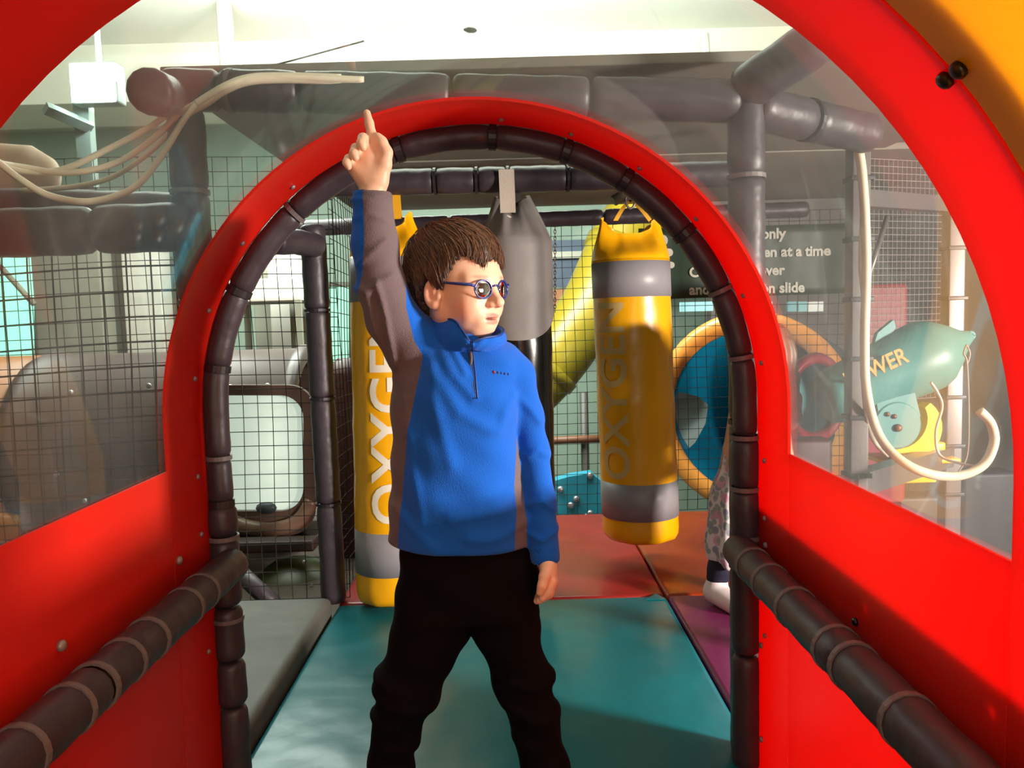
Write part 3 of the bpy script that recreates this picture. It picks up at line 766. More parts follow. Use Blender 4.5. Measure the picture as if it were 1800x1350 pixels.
hose('wire loop at the eye of the cannon', [(1699, 606, 2.3), (1705, 622, 2.3), (1700, 640, 2.3)], .0025, mat('thin_wire', (150, 130, 110), .4))
# dark wall and clutter beyond the cage
o = MB().box((1.75, 6.9, -1.2), (5.9, 7.05, 2.70)).obj('partition_wall', mat('grey_render', (104, 96, 94), .85, var=.3, vscale=3, bump=.4, bscale=14), smooth=False); o['kind'] = 'structure'; o.name = 'wall_partition'
for px0, px1, m_, lab in ((1340, 1356, (120, 180, 185), 'small pale blue light strip under the green banner by the arch'), (1385, 1398, (90, 150, 155), 'small dim blue light strip under the green banner'), (1404, 1416, (110, 165, 168), 'small blue light strip between its two neighbours under the banner'), (1421, 1445, (200, 205, 200), 'small white light strip under the banner end'), (1196, 1252, (140, 200, 205), 'pale blue light strip beside the yellow bag under the banner')):
    o = MB().box(at(px0, 548, 4.6), at(px1, 530, 4.62)).obj('light_strip', mat('strip%d' % px0, m_, .5, emit=.6), smooth=False); tag(o, lab, 'light')
for px, py, w_, h_, c_, lab in ((1545, 560, 28, 60, (150, 30, 44), 'dark red plastic play block behind the cannon fin'), (1405, 815, 40, 50, (70, 34, 36), 'dark maroon play block low beside the slide ring'), (1600, 930, 60, 70, (44, 40, 44), 'dark box under the cannon'), (1725, 880, 34, 60, (28, 30, 40), 'dark navy padded block by the red wall')):
    p, q = at(px - w_, py, 3.3), at(px + w_, py - h_, 3.42)
    o = MB().box((p.x, 3.3, -.06), (q.x, 3.42, q.z), .02).obj('play_block', mat('block_%d' % px, c_, .5, var=.2)); tag(o, lab, 'block')
# ------------------------------------------------------------------ left side: tubes, columns, hall lamp, hoses
BRN = mat('brown_plastic', (76, 60, 56), .4, var=.15, vscale=2)
Yt = 4.32
tb = thing('crawl_tube', 'large grey brown crawl tube with a pale rounded hatch', 'tube', at(320, 935, Yt))
a0, a1 = at(95, 785, Yt), at(560, 772, Yt)
MB().lathe(a0, a1 - a0, [(0, .44), (.0, .50), (.05, .52), (.06, .50), (.4, .50), (1.0, .5), (1.36, .5), (1.38, .52), (1.43, .52), (1.43, .44)], 48, cap=False).obj('tube', BRN, tb)
def rrect(px0, py0, px1, py1, rad, Y, n=8):
    out = []
    for cx_, cy_, a_ in ((px1 - rad, py0 + rad, 0), (px0 + rad, py0 + rad, 90), (px0 + rad, py1 - rad, 180), (px1 - rad, py1 - rad, 270)):
        for k in range(n + 1):
            t_ = R(a_ + 90 * k / n); out.append(at(cx_ + rad * math.cos(t_), cy_ - rad * math.sin(t_), Y))
    return out
HT = mat('hatch_glow', (196, 214, 200), .4, var=.08, vscale=5, emit=.75)  # emission stands in for bright light coming through the opening
fo, fi = rrect(340, 676, 556, 938, 46, 3.74), rrect(352, 694, 536, 896, 40, 3.74)
MB().loft([[tuple(p) for p in fo], [tuple(p + Vector((0, -.03, 0))) for p in fo], [tuple(p + Vector((0, -.03, 0))) for p in fi], [tuple(p + Vector((0, .02, 0))) for p in fi]], cap=False).obj('hatch_frame', mat('hatch_frame_brown', (92, 70, 60), .4), tb, smooth=False)
p_ = [q + Vector((0, .0, 0)) for q in fi]; MB().loft([[tuple(q) for q in p_], [tuple(q + Vector((0, .02, 0))) for q in p_]]).obj('hatch_pane', HT, tb, smooth=False)
lip = smooth_path([at(385, 905, 3.7), at(430, 925, 3.68), at(480, 930, 3.68), at(525, 915, 3.7), at(548, 880, 3.72)], 6)
MB().tube(lip, .035, 12).obj('hatch_lip', mat('hatch_lip_brown', (120, 92, 76), .35), tb)
MB().ball(at(468, 893, 3.66), .05, 12, (1, .5, .6)).obj('latch', mat('slate_blue', (72, 86, 98), .4), tb)
for px, py in ((125, 690), (100, 833), (262, 678), (405, 680), (470, 678), (545, 745), (545, 815), (150, 880), (415, 952), (485, 952)): bolt(at(px, py, 3.74), (0, -1, 0), .013, STEEL, tb)
tb2 = thing('crawl_tube', 'orange brown crawl tube at the far edge beside the grey brown tube', 'tube', at(0, 930, Yt + .1))
MB().lathe((-4.3, Yt, a0.z), (1, 0, 0), [(0, .5), (.1, .5), (1.0, .5), (1.78, .5), (1.80, .4)], 40, cap=False).obj('tube', mat('burnt_orange_plastic', (150, 92, 44), .4, var=.15), tb2)
od = thing('olive_dome', 'dark olive plastic dome low behind the net', 'dome', at(500, 1080, 3.6))
MB().lathe(at(522, 1080, 3.6), (0, 0, 1), [(-.2, .26), (.0, .25), (.1, .235), (.19, .18), (.25, .10), (.27, .02)], 32).obj('shell', mat('olive_plastic', (52, 56, 20), .4, var=.2), od)
for px, py in ((535, 988), (480, 1045), (548, 1030)): bolt(at(px, py, 3.4), (0, -1, 0), .01, STEEL, od)
o = MB().tube([at(398, 985, 3.2), at(505, 1085, 3.1)], .035, 12).obj('brace_pipe', PAD); tag(o, 'dark padded diagonal brace behind the net below the hatch', 'pipe')
o = MB().box(at(375, 975, 3.5), at(560, 940, 3.6), .01).obj('cross_board', mat('dark_board', (58, 42, 38), .5)); tag(o, 'dark board below the pale hatch', 'board')
o = MB().lathe(at(618, 800, 3.9), (0, 0, 1), [(-.75, .09), (.0, .12), (.4, .11), (.48, .05)], 20).obj('maroon_roller', mat('maroon_vinyl', (82, 40, 40), .45, var=.3, vscale=3)); tag(o, 'tall maroon roller behind the side net', 'roller')
# pale columns and boxes at the back
COLW = mat('column_paint', (206, 200, 190), .7, var=.08, vscale=3)
COLG = mat('column_grey', (140, 138, 124), .7, var=.15, vscale=3)
for px0, px1, py0, py1, Y, m_, lab in ((225, 278, 430, 640, 6.2, COLW, 'white column behind the tall padded post'), (68, 172, 440, 640, 6.0, COLG, 'wide grey column beside the mint window'), (172, 226, 430, 640, 6.4, COLG, 'narrow grey green column next to the white one'), (478, 512, 500, 610, 6.3, COLW, 'white column in the gap beside the padded post'), (512, 548, 515, 610, 6.0, COLG, 'speckled grey column against the padded post'), (450, 478, 540, 610, 6.5, COLG, 'dark narrow column behind the net gap')):
    p, q = at(px0, py1, Y), at(px1, py0, Y)
    b_ = MB().box((p.x, Y, p.z - .6), (q.x, Y + .2, q.z + .1), .01); b_.box((p.x - .02, Y - .02, q.z + .08), (q.x + .02, Y + .22, q.z + .13), .006)
    o = b_.obj('hall_column', m_); tag(o, lab, 'column', 'hall columns')
bxm = mat('white_box', (214, 210, 196), .6, var=.06)
for i, (px0, px1, py0, py1, Y, lab) in enumerate(((400, 470, 455, 500, 5.6, 'white box stacked by the arch above the net gap'), (470, 545, 440, 478, 5.5, 'white box nearest the padded elbow'), (430, 545, 492, 520, 5.2, 'long white tray under the boxes'))):
    zs_ = at(470, 522, 5.2).z; p, q = at(px0, py1, Y), at(px1, py0, Y + .3); o = MB().box((p.x, Y, zs_), (q.x, Y + .3, q.z), .012).obj('storage_box', bxm); tag(o, lab, 'box', 'white boxes at the back')
sh = thing('storage_rack', 'pale storage rack carrying the white boxes', 'rack', (at(470, 520, 5.4).x, 5.4, -1.2))
xa, xb = at(385, 520, 5.4).x, at(548, 520, 5.4).x; zs_ = at(470, 522, 5.2).z
MB().box((xa, 5.1, zs_ - .03), (xb, 5.95, zs_), .004).obj('shelf', COLW, sh)
for x_ in (xa + .02, xb - .02):
    for y_ in (5.12, 5.9): MB().box((x_ - .02, y_ - .02, -1.2), (x_ + .02, y_ + .02, zs_ - .03)).obj('leg', COLG, sh, smooth=False)
for i, (px0, px1, py0, py1, Y, c_, e_, lab) in enumerate(((-40, 66, 440, 640, 8.47, (150, 235, 205), 2.2, 'bright mint window at the back'), (282, 306, 510, 610, 8.47, (120, 200, 160), .8, 'narrow mint window beside the tall post'), (262, 302, 455, 505, 8.47, (235, 225, 195), 1.6, 'small warm lit window above the narrow mint one'), (575, 618, 500, 640, 8.47, (150, 205, 180), .9, 'pale green window behind the side net'))):
    t = thing('hall_window', lab, 'window', at((px0 + px1) / 2, py1, Y), 'lit windows of the hall')
    MB().box(at(px0, py1, Y), at(px1, py0, Y + .03)).obj('pane', mat('pane_%d' % i, c_, .3, emit=e_), t, smooth=False)
    for pa, pb_ in (((px0, py0), (px1, py0)), ((px0, py1), (px1, py1)), ((px0, py0), (px0, py1)), ((px1, py0), (px1, py1))): MB().tube([at(*pa, Y), at(*pb_, Y)], .03, 6).obj('frame', COLG, t)
o = MB().tube([at(0, 468, 5.5), at(60, 535, 5.5)], .02, 8).obj('cross_brace', COLG); tag(o, 'thin grey diagonal brace across the mint window', 'brace')
# hall lamp
hl = thing('hall_lamp', 'bright square hall lamp on a bracket beside the red arch', 'lamp', at(170, 190, 4.2))
l0 = at(172, 150, 4.2)
MB().box(l0 - Vector((.12, .05, .10)), l0 + Vector((.12, .05, .10)), .012).obj('housing', mat('lamp_housing', (150, 160, 156), .5), hl)
MB().box(l0 - Vector((.105, .056, .085)), l0 + Vector((.105, -.048, .085)), .002).obj('lamp_glass', mat('lamp_glow', (214, 255, 246), .5, emit=14), hl)
ll = bpy.data.lights.new('lamp_light', 'AREA'); ll.energy = 14; ll.size = .2; ll.color = (.8, 1, .95)
lo = bpy.data.objects.new('lamp_light', ll); col.objects.link(lo); lo.parent = hl; lo.location = l0 - ORIG[hl.name] + Vector((0, -.07, 0)); lo.rotation_euler = (R(80), 0, 0)
MB().tube([l0 + Vector((0, .03, .09)), (l0.x, l0.y + .03, 3.16)], .015, 8).obj('ceiling_rod', mat('lamp_housing', (150, 160, 156), .5), hl)
br = thing('lamp_bracket', 'grey steel frame under the hall lamp', 'bracket', at(150, 300, 4.28))
MB().box(at(138, 330, 4.26), at(164, 170, 4.32), .004).obj('upright', mat('bracket_grey', (120, 134, 128), .5), br)
MB().tube([at(80, 190, 4.1), at(160, 224, 4.28)], .035, 4).obj('cross_arm', mat('bracket_grey', (120, 134, 128), .5), br, smooth=False)
# white roof truss poles near the ceiling
for px0, py0, px1, py1, Y, r_, lab in ((390, -40, 402, 140, 5.3, .05, 'white pole rising from the beam to the ceiling'), (422, 75, 424, 140, 5.3, .01, 'thin white rod beside the ceiling pole'), (1238, 60, 1243, 130, 5.4, .03, 'pale stub pole under the ceiling ledge')):
    o = MB().tube([at(px0, py0, Y), at(px1, py1, Y)], r_, 10).obj('ceiling_pole', COLW); tag(o, lab, 'pole')
o = MB().tube(smooth_path([at(330, 150, 3.6), at(480, 115, 3.6), at(640, 72, 3.6)], 5), .004, 6).obj('ceiling_wire', mat('dark_wire', (60, 60, 56), .6)); tag(o, 'thin dark wire sloping up under the ceiling', 'wire')
for px, py in ((385, 137), (560, 136)):
    o = MB().lathe(at(px, py + 6, TOPY), (0, 0, 1), [(0, .008), (.012, .009), (.016, .004)], 10).obj('beam_cap', BLACKP); tag(o, 'black bolt cap on the beam %s' % ('next to the ceiling pole' if px == 385 else 'nearer the pointing finger'), 'bolt')
o = MB().lathe(at(815, 52, 3.4), (1, 0, -.1), [(0, .004), (.02, .012), (.045, .01), (.055, .003)], 10).obj('ceiling_hook', mat('dark_wire', (60, 60, 56), .6)); tag(o, 'small dark fitting on the white ceiling', 'fitting')
# cream hoses drooping on the left
HG = 'cream hoses on the lamp side'
hose('topmost cream hose drooping from the beam to the wall', [(320, 182, 1.80), (260, 225, 1.78), (190, 262, 1.74), (110, 298, 1.68), (40, 300, 1.6), (-20, 282, 1.5)], .0065, group=HG)
hose('second cream hose drooping below the topmost one', [(318, 196, 1.80), (262, 250, 1.78), (200, 288, 1.74), (120, 304, 1.68), (40, 294, 1.6), (-20, 284, 1.5)], .0065, group=HG)
hose('third cream hose with the shallow hidden bend', [(322, 205, 1.84), (270, 262, 1.86), (200, 310, 1.9), (130, 328, 1.9), (40, 335, 1.9)], .006, group=HG)
hose('lowest cream hose with the deepest sag', [(345, 182, 1.79), (320, 215, 1.78), (285, 272, 1.76), (235, 330, 1.74), (160, 354, 1.7), (90, 345, 1.64), (40, 318, 1.58), (-10, 280, 1.5)], .007, group=HG)
hose('bundle of cream hoses tied along the top of the beam', [(320, 200, 1.80), (362, 178, 1.80), (388, 160, 1.80), (430, 142, 1.80), (490, 137, 1.81), (600, 140, 1.83)], .012, group=HG)
hose('cream hose lying beside the tied bundle', [(345, 182, 1.79), (372, 165, 1.79), (400, 150, 1.79), (450, 135, 1.80), (520, 136, 1.81), (640, 141, 1.83)], .008, group=HG)
o = MB().lathe(at(5, 308, 2.6), (1, 0, .0), [(-.15, .09), (.0, .1), (.1, .09), (.16, .05), (.18, .0)], 20).obj('cloth_bundle', mat('pinkish_cloth', (196, 172, 150), .8, bump=.3, bscale=20)); tag(o, 'pinkish round bundle behind the hoses at the red arch', 'bundle')
# ------------------------------------------------------------------ soft bodies from distance fields
f32 = np.float32
def v3(*a): return np.array(a, f32)
def ell(P, c, r, M=None):
    q = P - np.asarray(c, f32)
    if M is not None: q = q @ np.asarray(M, f32)
    r = np.asarray(r, f32)
    k0 = np.sqrt(((q / r) ** 2).sum(1)) + 1e-9; k1 = np.sqrt(((q / (r * r)) ** 2).sum(1)) + 1e-9
    return k0 * (k0 - 1) / k1
def cap(P, a, b, ra, rb=None):
    rb = ra if rb is None else rb
    a = np.asarray(a, f32); b = np.asarray(b, f32); ab = b - a; q = P - a
    h = np.clip((q @ ab) / max(float(ab @ ab), 1e-9), 0, 1)
    return np.sqrt(((q - h[:, None] * ab) ** 2).sum(1)) - (ra + (rb - ra) * h)
def chain(P, pts, rs, k=.01):
    d = None
    for i in range(len(pts) - 1):
        e = cap(P, pts[i], pts[i + 1], rs[i], rs[i + 1]); d = e if d is None else smin(d, e, k)
    return d
def smin(a, b, k):
    h = np.clip(.5 + .5 * (b - a) / k, 0, 1); return b + (a - b) * h - k * h * (1 - h)
def smax(a, b, k): return -smin(-a, -b, k)
def stack(P, zs, xs, ws, ys, ds):
    """body of elliptical sections: centre x, half width, centre y, half depth given at heights zs (rising)"""
    z = P[:, 2]; i = lambda a: np.interp(z, zs, a).astype(f32)
    cx, w, cy, d = i(xs), i(ws), i(ys), i(ds)
    u = (P[:, 0] - cx) / w; v = (P[:, 1] - cy) / d
    k = np.sqrt(u * u + v * v) + 1e-9
    m = np.minimum(w, d)
    s = (k - 1) * m * (.55 + .45 * np.minimum(1, (np.abs(u) * w + np.abs(v) * d) / (k * m)))
    return np.maximum(s, np.maximum(zs[0] - z, z - zs[-1]))
def seg2(P, pts):
    """distance in the x-z plane to a polyline"""
    q = P[:, [0, 2]]; best = None
    for a, b in zip(pts, pts[1:]):
        a = np.array((a[0], a[2]), f32); b = np.array((b[0], b[2]), f32); ab = b - a
        h = np.clip(((q - a) @ ab) / float(ab @ ab + 1e-9), 0, 1); d = np.sqrt(((q - a - h[:, None] * ab) ** 2).sum(1))
        best = d if best is None else np.minimum(best, d)
    return best
def polygonise(f, lo, hi, h, B=16):
    """sparse surface nets: returns vertices, quads"""
    lo = np.asarray(lo, float); hi = np.asarray(hi, float)
    nb = np.ceil((hi - lo) / (h * B)).astype(int)
    g = np.stack(np.meshgrid(*[np.arange(n) for n in nb], indexing='ij'), -1).reshape(-1, 3)
    cen = lo + (g + .5) * B * h
    d = f(cen.astype(f32)); rad = B * h * .5 * 1.7321
    g = g[np.abs(d) < rad * 1.5 + .012]
    N = nb * B + 2
    key = lambda c: (c[..., 0].astype(np.int64) * N[1] + c[..., 1]) * N[2] + c[..., 2]
    ck, cv, ed = [], [], [[], [], []]
    o = np.stack(np.meshgrid(*[np.arange(B + 1)] * 3, indexing='ij'), -1).reshape(-1, 3)
    CH = 40
    for s in range(0, len(g), CH):
        gg = g[s:s + CH]
        idx = gg[:, None, :] * B + o[None]
        D = f((lo + idx.reshape(-1, 3) * h).astype(f32)).reshape(len(gg), B + 1, B + 1, B + 1)
        S = D < 0
        I = idx.reshape(len(gg), B + 1, B + 1, B + 1, 3)
        acc = np.zeros((len(gg), B, B, B, 3)); cnt = np.zeros((len(gg), B, B, B))
        sl = lambda q: slice(q, q + B)
        base = I[:, :B, :B, :B]
        for ax in range(3):
            for u in (0, 1):
                for v in (0, 1):
                    c0 = [0, 0, 0]; oth = [k for k in range(3) if k != ax]; c0[oth[0]] = u; c0[oth[1]] = v
                    c1 = list(c0); c1[ax] = 1
                    a = D[:, sl(c0[0]), sl(c0[1]), sl(c0[2])]; b = D[:, sl(c1[0]), sl(c1[1]), sl(c1[2])]
                    x = (a < 0) != (b < 0)
                    t = np.where(x, a / np.where(a == b, 1, a - b), 0)
                    p = np.stack([np.full(a.shape, c0[0], float), np.full(a.shape, c0[1], float), np.full(a.shape, c0[2], float)], -1)
                    p[..., ax] += t
                    acc += p * x[..., None]; cnt += x
                    if u == 0 and v == 0:
                        w = np.nonzero(x); e = base[w]; ed[ax].append(np.concatenate([e, S[:, :B, :B, :B][w][:, None].astype(int)], 1))
        w = np.nonzero(cnt)
        ck.append(key(base[w])); cv.append(lo + (base[w] + acc[w] / cnt[w][:, None]) * h)
    ck = np.concatenate(ck); cv = np.concatenate(cv); order = np.argsort(ck); ck = ck[order]; cv = cv[order]
    quads = []
    for ax in range(3):
        e = np.concatenate(ed[ax]); c, sgn = e[:, :3], e[:, 3]
        j, k = [(1, 2), (2, 0), (0, 1)][ax]
        def cell(dj, dk):
            q = c.copy(); q[:, j] -= dj; q[:, k] -= dk; kk = key(q); p = np.searchsorted(ck, kk); p = np.minimum(p, len(ck) - 1)
            return p, ck[p] == kk
        cs = [cell(1, 1), cell(0, 1), cell(0, 0), cell(1, 0)]
        ok = cs[0][1] & cs[1][1] & cs[2][1] & cs[3][1] & (c.min(1) > 0)
        Q = np.stack([q[0] for q in cs], 1)
        Q = np.where(sgn[:, None] == 1, Q, Q[:, ::-1])
        quads.append(Q[ok])
    return cv, np.concatenate(quads)
def fast_mesh(name, V, Q, m, parent, attrs=None, colors=None):
    og = np.array(ORIG[parent.name])
    me = bpy.data.meshes.new(name); n = len(V); q = len(Q)
    me.vertices.add(n); me.vertices.foreach_set('co', (V - og).astype(f32).ravel())
    me.loops.add(q * 4); me.loops.foreach_set('vertex_index', Q.astype(np.int32).ravel())
    me.polygons.add(q); me.polygons.foreach_set('loop_start', np.arange(0, q * 4, 4, dtype=np.int32))
    me.polygons.foreach_set('use_smooth', np.ones(q, bool))
    me.materials.append(m); me.update(calc_edges=True); me.validate()
    for k, a in (attrs or {}).items():
        at_ = me.attributes.new(k, 'FLOAT', 'POINT'); at_.data.foreach_set('value', np.asarray(a, f32))
    for k, a in (colors or {}).items():
        at_ = me.attributes.new(k, 'FLOAT_COLOR', 'POINT'); at_.data.foreach_set('color', np.concatenate([a, np.ones((n, 1))], 1).astype(f32).ravel())
    o = bpy.data.objects.new(name, me); col.objects.link(o); o.parent = parent; ORIG[o.name] = Vector(og)
    return o
def np3(p): return np.array(p, f32)
# ------------------------------------------------------------------ the boy
BY = 1.5
def B(px, py, Y=BY): return np3(at(px, py, Y))
boy = thing('person', 'boy in a blue fleece pointing up with one arm raised', 'person', (at(815, 1000, BY).x, BY, 0))
YAW = R(52)
hc = at(806, 497, BY)
fw = Vector((math.sin(YAW), -math.cos(YAW), -.03)).normalized(); rt = fw.cross(Vector((.0, 0, 1))).normalized(); upv = rt.cross(fw)
HM = np.array([rt, fw, upv], f32)                 # rows: local axes in world
HC = np3(hc)
def toL(P): return (P - HC) @ HM.T
def toW(p): return Vector(HC) + rt * p[0] + fw * p[1] + upv * p[2]
def head_sdf(Q):
    """Q in head space: x to his right, y forward, z up"""
    A = Q.copy(); A[:, 0] = np.abs(A[:, 0])
    d = ell(Q, (0, -.010, .026), (.071, .088, .074))
    d = smin(d, ell(Q, (0, .022, -.022), (.057, .060, .074)), .03)
    d = smin(d, cap(A, (.047, .004, -.055), (.016, .052, -.083), .016, .013), .025)
    d = smin(d, ell(Q, (0, .058, -.083), (.021, .018, .016)), .016)
    d = smin(d, ell(A, (.030, .052, -.044), (.024, .022, .026)), .02)
    d = smin(d, cap(A, (.010, .074, .006), (.040, .060, .006), .010), .014)
    d = smax(d, -ell(A, (.029, .090, -.013), (.014, .012, .009)), .012)
    d = smin(d, cap(Q, (0, .078, -.004), (0, .094, -.034), .0065, .0085), .010)
    d = smin(d, ell(Q, (0, .0975, -.0375), (.0100, .0085, .0085)), .006)
    d = smin(d, ell(A, (.0100, .086, -.0410), (.0072, .0085, .0062)), .005)
    d = smin(d, ell(Q, (0, .069, -.0665), (.026, .011, .016)), .014)          # muzzle
    d = smin(d, ell(Q, (0, .0772, -.0612), (.0200, .0046, .0034)), .005)      # lips
    d = smin(d, ell(Q, (0, .0752, -.0715), (.0170, .0052, .0040)), .005)
    d = smax(d, -ell(Q, (0, .0820, -.0665), (.0185, .0100, .0017)), .002)
    d = smax(d, -ell(A, (.0058, .0865, -.0455), (.0024, .004, .002)), .002)
    # neck
    d = smin(d, cap(Q, (0, -.014, -.045), (.004, -.022, -.150), .041, .043), .03)
    # ears
    e_w = np3((.55, -.835, 0)); e_n = np3((.835, .55, 0)); e_u = np3((0, 0, 1))
    E = np.stack([e_w, e_n, e_u], 1)
    c = np3((.0715, .001, -.021))
    out = ell(A, c, (.0165, .0065, .0275), E)
    out = smax(out, -ell(A, c + e_n * .0065 + e_w * .001 + e_u * .003, (.0105, .0055, .0195), E), .004)
    out = smin(out, ell(A, c + e_n * .001 - e_w * .004 + e_u * -.020, (.008, .0055, .008), E), .005)
    out = smin(out, ell(A, c + e_n * .001 - e_w * .002 + e_u * .006, (.0035, .004, .012), E), .004)
    out = smin(out, ell(A, c + e_n * .003 - e_w * .011 + e_u * -.006, (.004, .004, .006), E), .004)
    return smin(d, out, .006)
# raised right hand, palm to the viewer
HY_ = 1.455
def Hd(px, py, dy=0.): return np3(at(px, py, HY_ + dy))
def raised_hand(P):
    d = cap(P, Hd(656, 352), Hd(659, 318), .0215, .0195)
    for k, (px, py) in enumerate(((656, 262), (645, 262), (633, 273), (623, 290))):
        d = smin(d, cap(P, Hd(658 - 2 * k, 315), Hd(px, py), .0135, .0108), .012)
    d = smin(d, ell(P, Hd(651, 290, .0), (.026, .014, .030)), .012)
    d = smin(d, cap(P, Hd(668, 318, -.004), Hd(675, 288, -.008), .0150, .0130), .012)     # ball of the thumb
    d = smin(d, cap(P, Hd(640, 318, -.003), Hd(624, 297, -.004), .0140, .0115), .012)
    th = chain(P, [Hd(677, 290, -.008), Hd(679, 268, -.010), Hd(671, 250, -.012), Hd(664, 240, -.012)], [.0115, .0098, .0084, .0068])
    d = smin(d, th, .006)
    ix = chain(P, [Hd(656, 262, 0), Hd(654, 240, -.004), Hd(649, 217, -.004), Hd(645, 199, -.001)], [.0105, .0092, .0080, .0066], .004)
    d = smin(d, ix, .006)
    for (kx, ky), (mx, my), (tx, ty), r in (((645, 264), (638, 243), (635, 252), .0088), ((633, 275), (625, 261), (622, 270), .0084), ((623, 292), (613, 279), (609.5, 286), .0076)):
        fg = chain(P, [Hd(kx, ky, .0), Hd(mx, my, -.018), Hd(tx, ty, -.033), Hd(tx + 3, ty + 7, -.034)], [r * 1.12, r, r * .95, r * .8], .004)
        d = smin(d, fg, .0035)
    return d
# lowered left hand
LYw = 1.452
def Ld(px, py, dy=0.): return np3(at(px, py, LYw + dy))
def lowered_hand(P):
    d = cap(P, Ld(958, 965), Ld(963, 994), .0165, .0165)
    for k, (px, py, dy) in enumerate(((968, 1024, -.026), (971, 1022, -.009), (970, 1019, .009), (967, 1014, .024))):
        d = smin(d, cap(P, Ld(963, 996, dy * .6), Ld(px, py, dy), .0135, .0112), .010)
    for k, (dy, pts) in enumerate(((-.028, [(968, 1024), (964, 1040), (953, 1051)]), (-.009, [(971, 1022), (965, 1043), (948, 1055)]), (.010, [(970, 1019), (962, 1041), (944, 1056)]), (.026, [(967, 1014), (958, 1035), (944, 1050)]))):
        fg = chain(P, [Ld(a, b, dy - .003 * i) for i, (a, b) in enumerate(pts)], [.0104, .0090, .0070], .004)
        d = smin(d, fg, .0032)
    th = chain(P, [Ld(961, 998, -.018), Ld(957, 1014, -.036), Ld(953, 1030, -.042), Ld(949, 1041, -.042)], [.0120, .0102, .0088, .0070], .004)
    return smin(d, th, .006)
SHR, ELR, WRR = B(742, 622, 1.50), B(664, 524, 1.462), B(654, 340, 1.455)
SHL, ELL, WRL = B(892, 655, 1.50), B(936, 790, 1.52), B(959, 968, 1.455)
HIPZ = at(822, 1000, BY).z
PEL = B(822, 1000)
LEG = {}
LEG[0] = [B(765, 1000), B(752, 1100), B(716, 1215), B(692, 1300), B(684, 1360), np3((B(676, 1500)[0], 1.50, .06))]
LEG[1] = [B(880, 1000), B(886, 1100), B(917, 1195), B(937, 1265), B(957, 1350), np3((B(980, 1500)[0], 1.50, .06))]
def body_sdf(P):
    d = head_sdf(toL(P))
    tz = np3(PEL)
    d = smin(d, cap(P, B(812, 660), B(822, 985), .070, .070), .03)
    d = smin(d, chain(P, [B(790, 640), SHR, ELR, WRR, Hd(656, 335)], [.05, .034, .026, .021, .0195]), .02)
    d = smin(d, chain(P, [B(830, 640), SHL, ELL, WRL, Ld(962, 985)], [.04, .022, .018, .0165, .0165]), .02)
    d = np.minimum(d, 1e3)
    d = smin(d, raised_hand(P), .004); d = smin(d, lowered_hand(P), .004)
    for s in (0, 1): d = smin(d, chain(P, LEG[s], [.055, .05, .036, .03, .028, .026]), .02)
    return d
def col255(*c): return np.array(lin(c)[:3], f32)
lo = (min(HC[0] - .3, -.40), 1.30, .02); hi = (.2, 1.72, 1.52)
V, Q = polygonise(body_sdf, lo, hi, .0024)
H_ = toL(V.astype(f32)); Ax = np.abs(H_[:, 0])
skin = np.tile(col255(232, 186, 158), (len(V), 1))
def blend(mask, c): 
    global skin
    skin = skin * (1 - mask[:, None]) + np.array(c)[None] * mask[:, None]
gs = lambda c, r: np.exp(-(((np.stack([Ax, H_[:, 1], H_[:, 2]], 1) - np.array(c)) / np.array(r)) ** 2).sum(1))
blend(.55 * gs((.042, .045, -.045), (.022, .03, .022)), col255(222, 128, 108))
blend(.35 * gs((.075, -.005, -.02), (.015, .02, .03)), col255(214, 120, 100))
blend(.3 * gs((0, .095, -.04), (.01, .01, .01)), col255(224, 140, 118))
lip = np.clip(np.maximum(1.25 - (((H_[:, 0] / .0195) ** 2 + ((H_[:, 2] + .0615) / .0045) ** 2) ), 1.25 - ((H_[:, 0] / .0170) ** 2 + ((H_[:, 2] + .0718) / .0052) ** 2)) * 2, 0, 1) * (H_[:, 1] > .070)
blend(.75 * lip, col255(196, 106, 98))
slot = np.clip(1.2 - ((H_[:, 0] / .017) ** 2 + ((H_[:, 2] + .0665) / .0022) ** 2), 0, 1) * (H_[:, 1] > .068)
blend(.85 * slot, col255(90, 30, 30))
br = np.exp(-(((Ax - .030) / .016) ** 4) - (((H_[:, 2] - .008 - .05 * (Ax - .03)) / .0032) ** 2)) * (H_[:, 1] > .04)
blend(.6 * br, col255(96, 62, 44))
def skin_mat():
    m = mat('skin', (228, 180, 152), .48, sss=.18, bump=.03, bscale=400)
    a = m.node_tree.nodes.new('ShaderNodeAttribute'); a.attribute_name = 'skin'
    m.node_tree.links.new(a.outputs['Color'], m.node_tree.nodes['Principled BSDF'].inputs['Base Color']); return m
SKIN = skin_mat()
bodyo = fast_mesh('body', V, Q, SKIN, boy, colors={'skin': skin})
# eyes
for s in (1, -1):
    c = toW((s * .029, .0655, -.0135)); e = MB().ball(c, .0118, 20).obj('eye', mat('eye_white', (232, 226, 220), .2), boy)
    g = (fw + rt * .08 * 0 + upv * -.06).normalized()
    for nm, r0, off, m_ in (('iris', .0056, .0107, mat('iris_brown', (78, 56, 42), .25)), ('pupil', .0027, .0113, BLACKP)):
        p = c + g * off; MB().lathe(p, g, [(-.0015, r0), (.0, r0 * .98), (.0006, r0 * .6)], 16).obj(nm, m_, e)
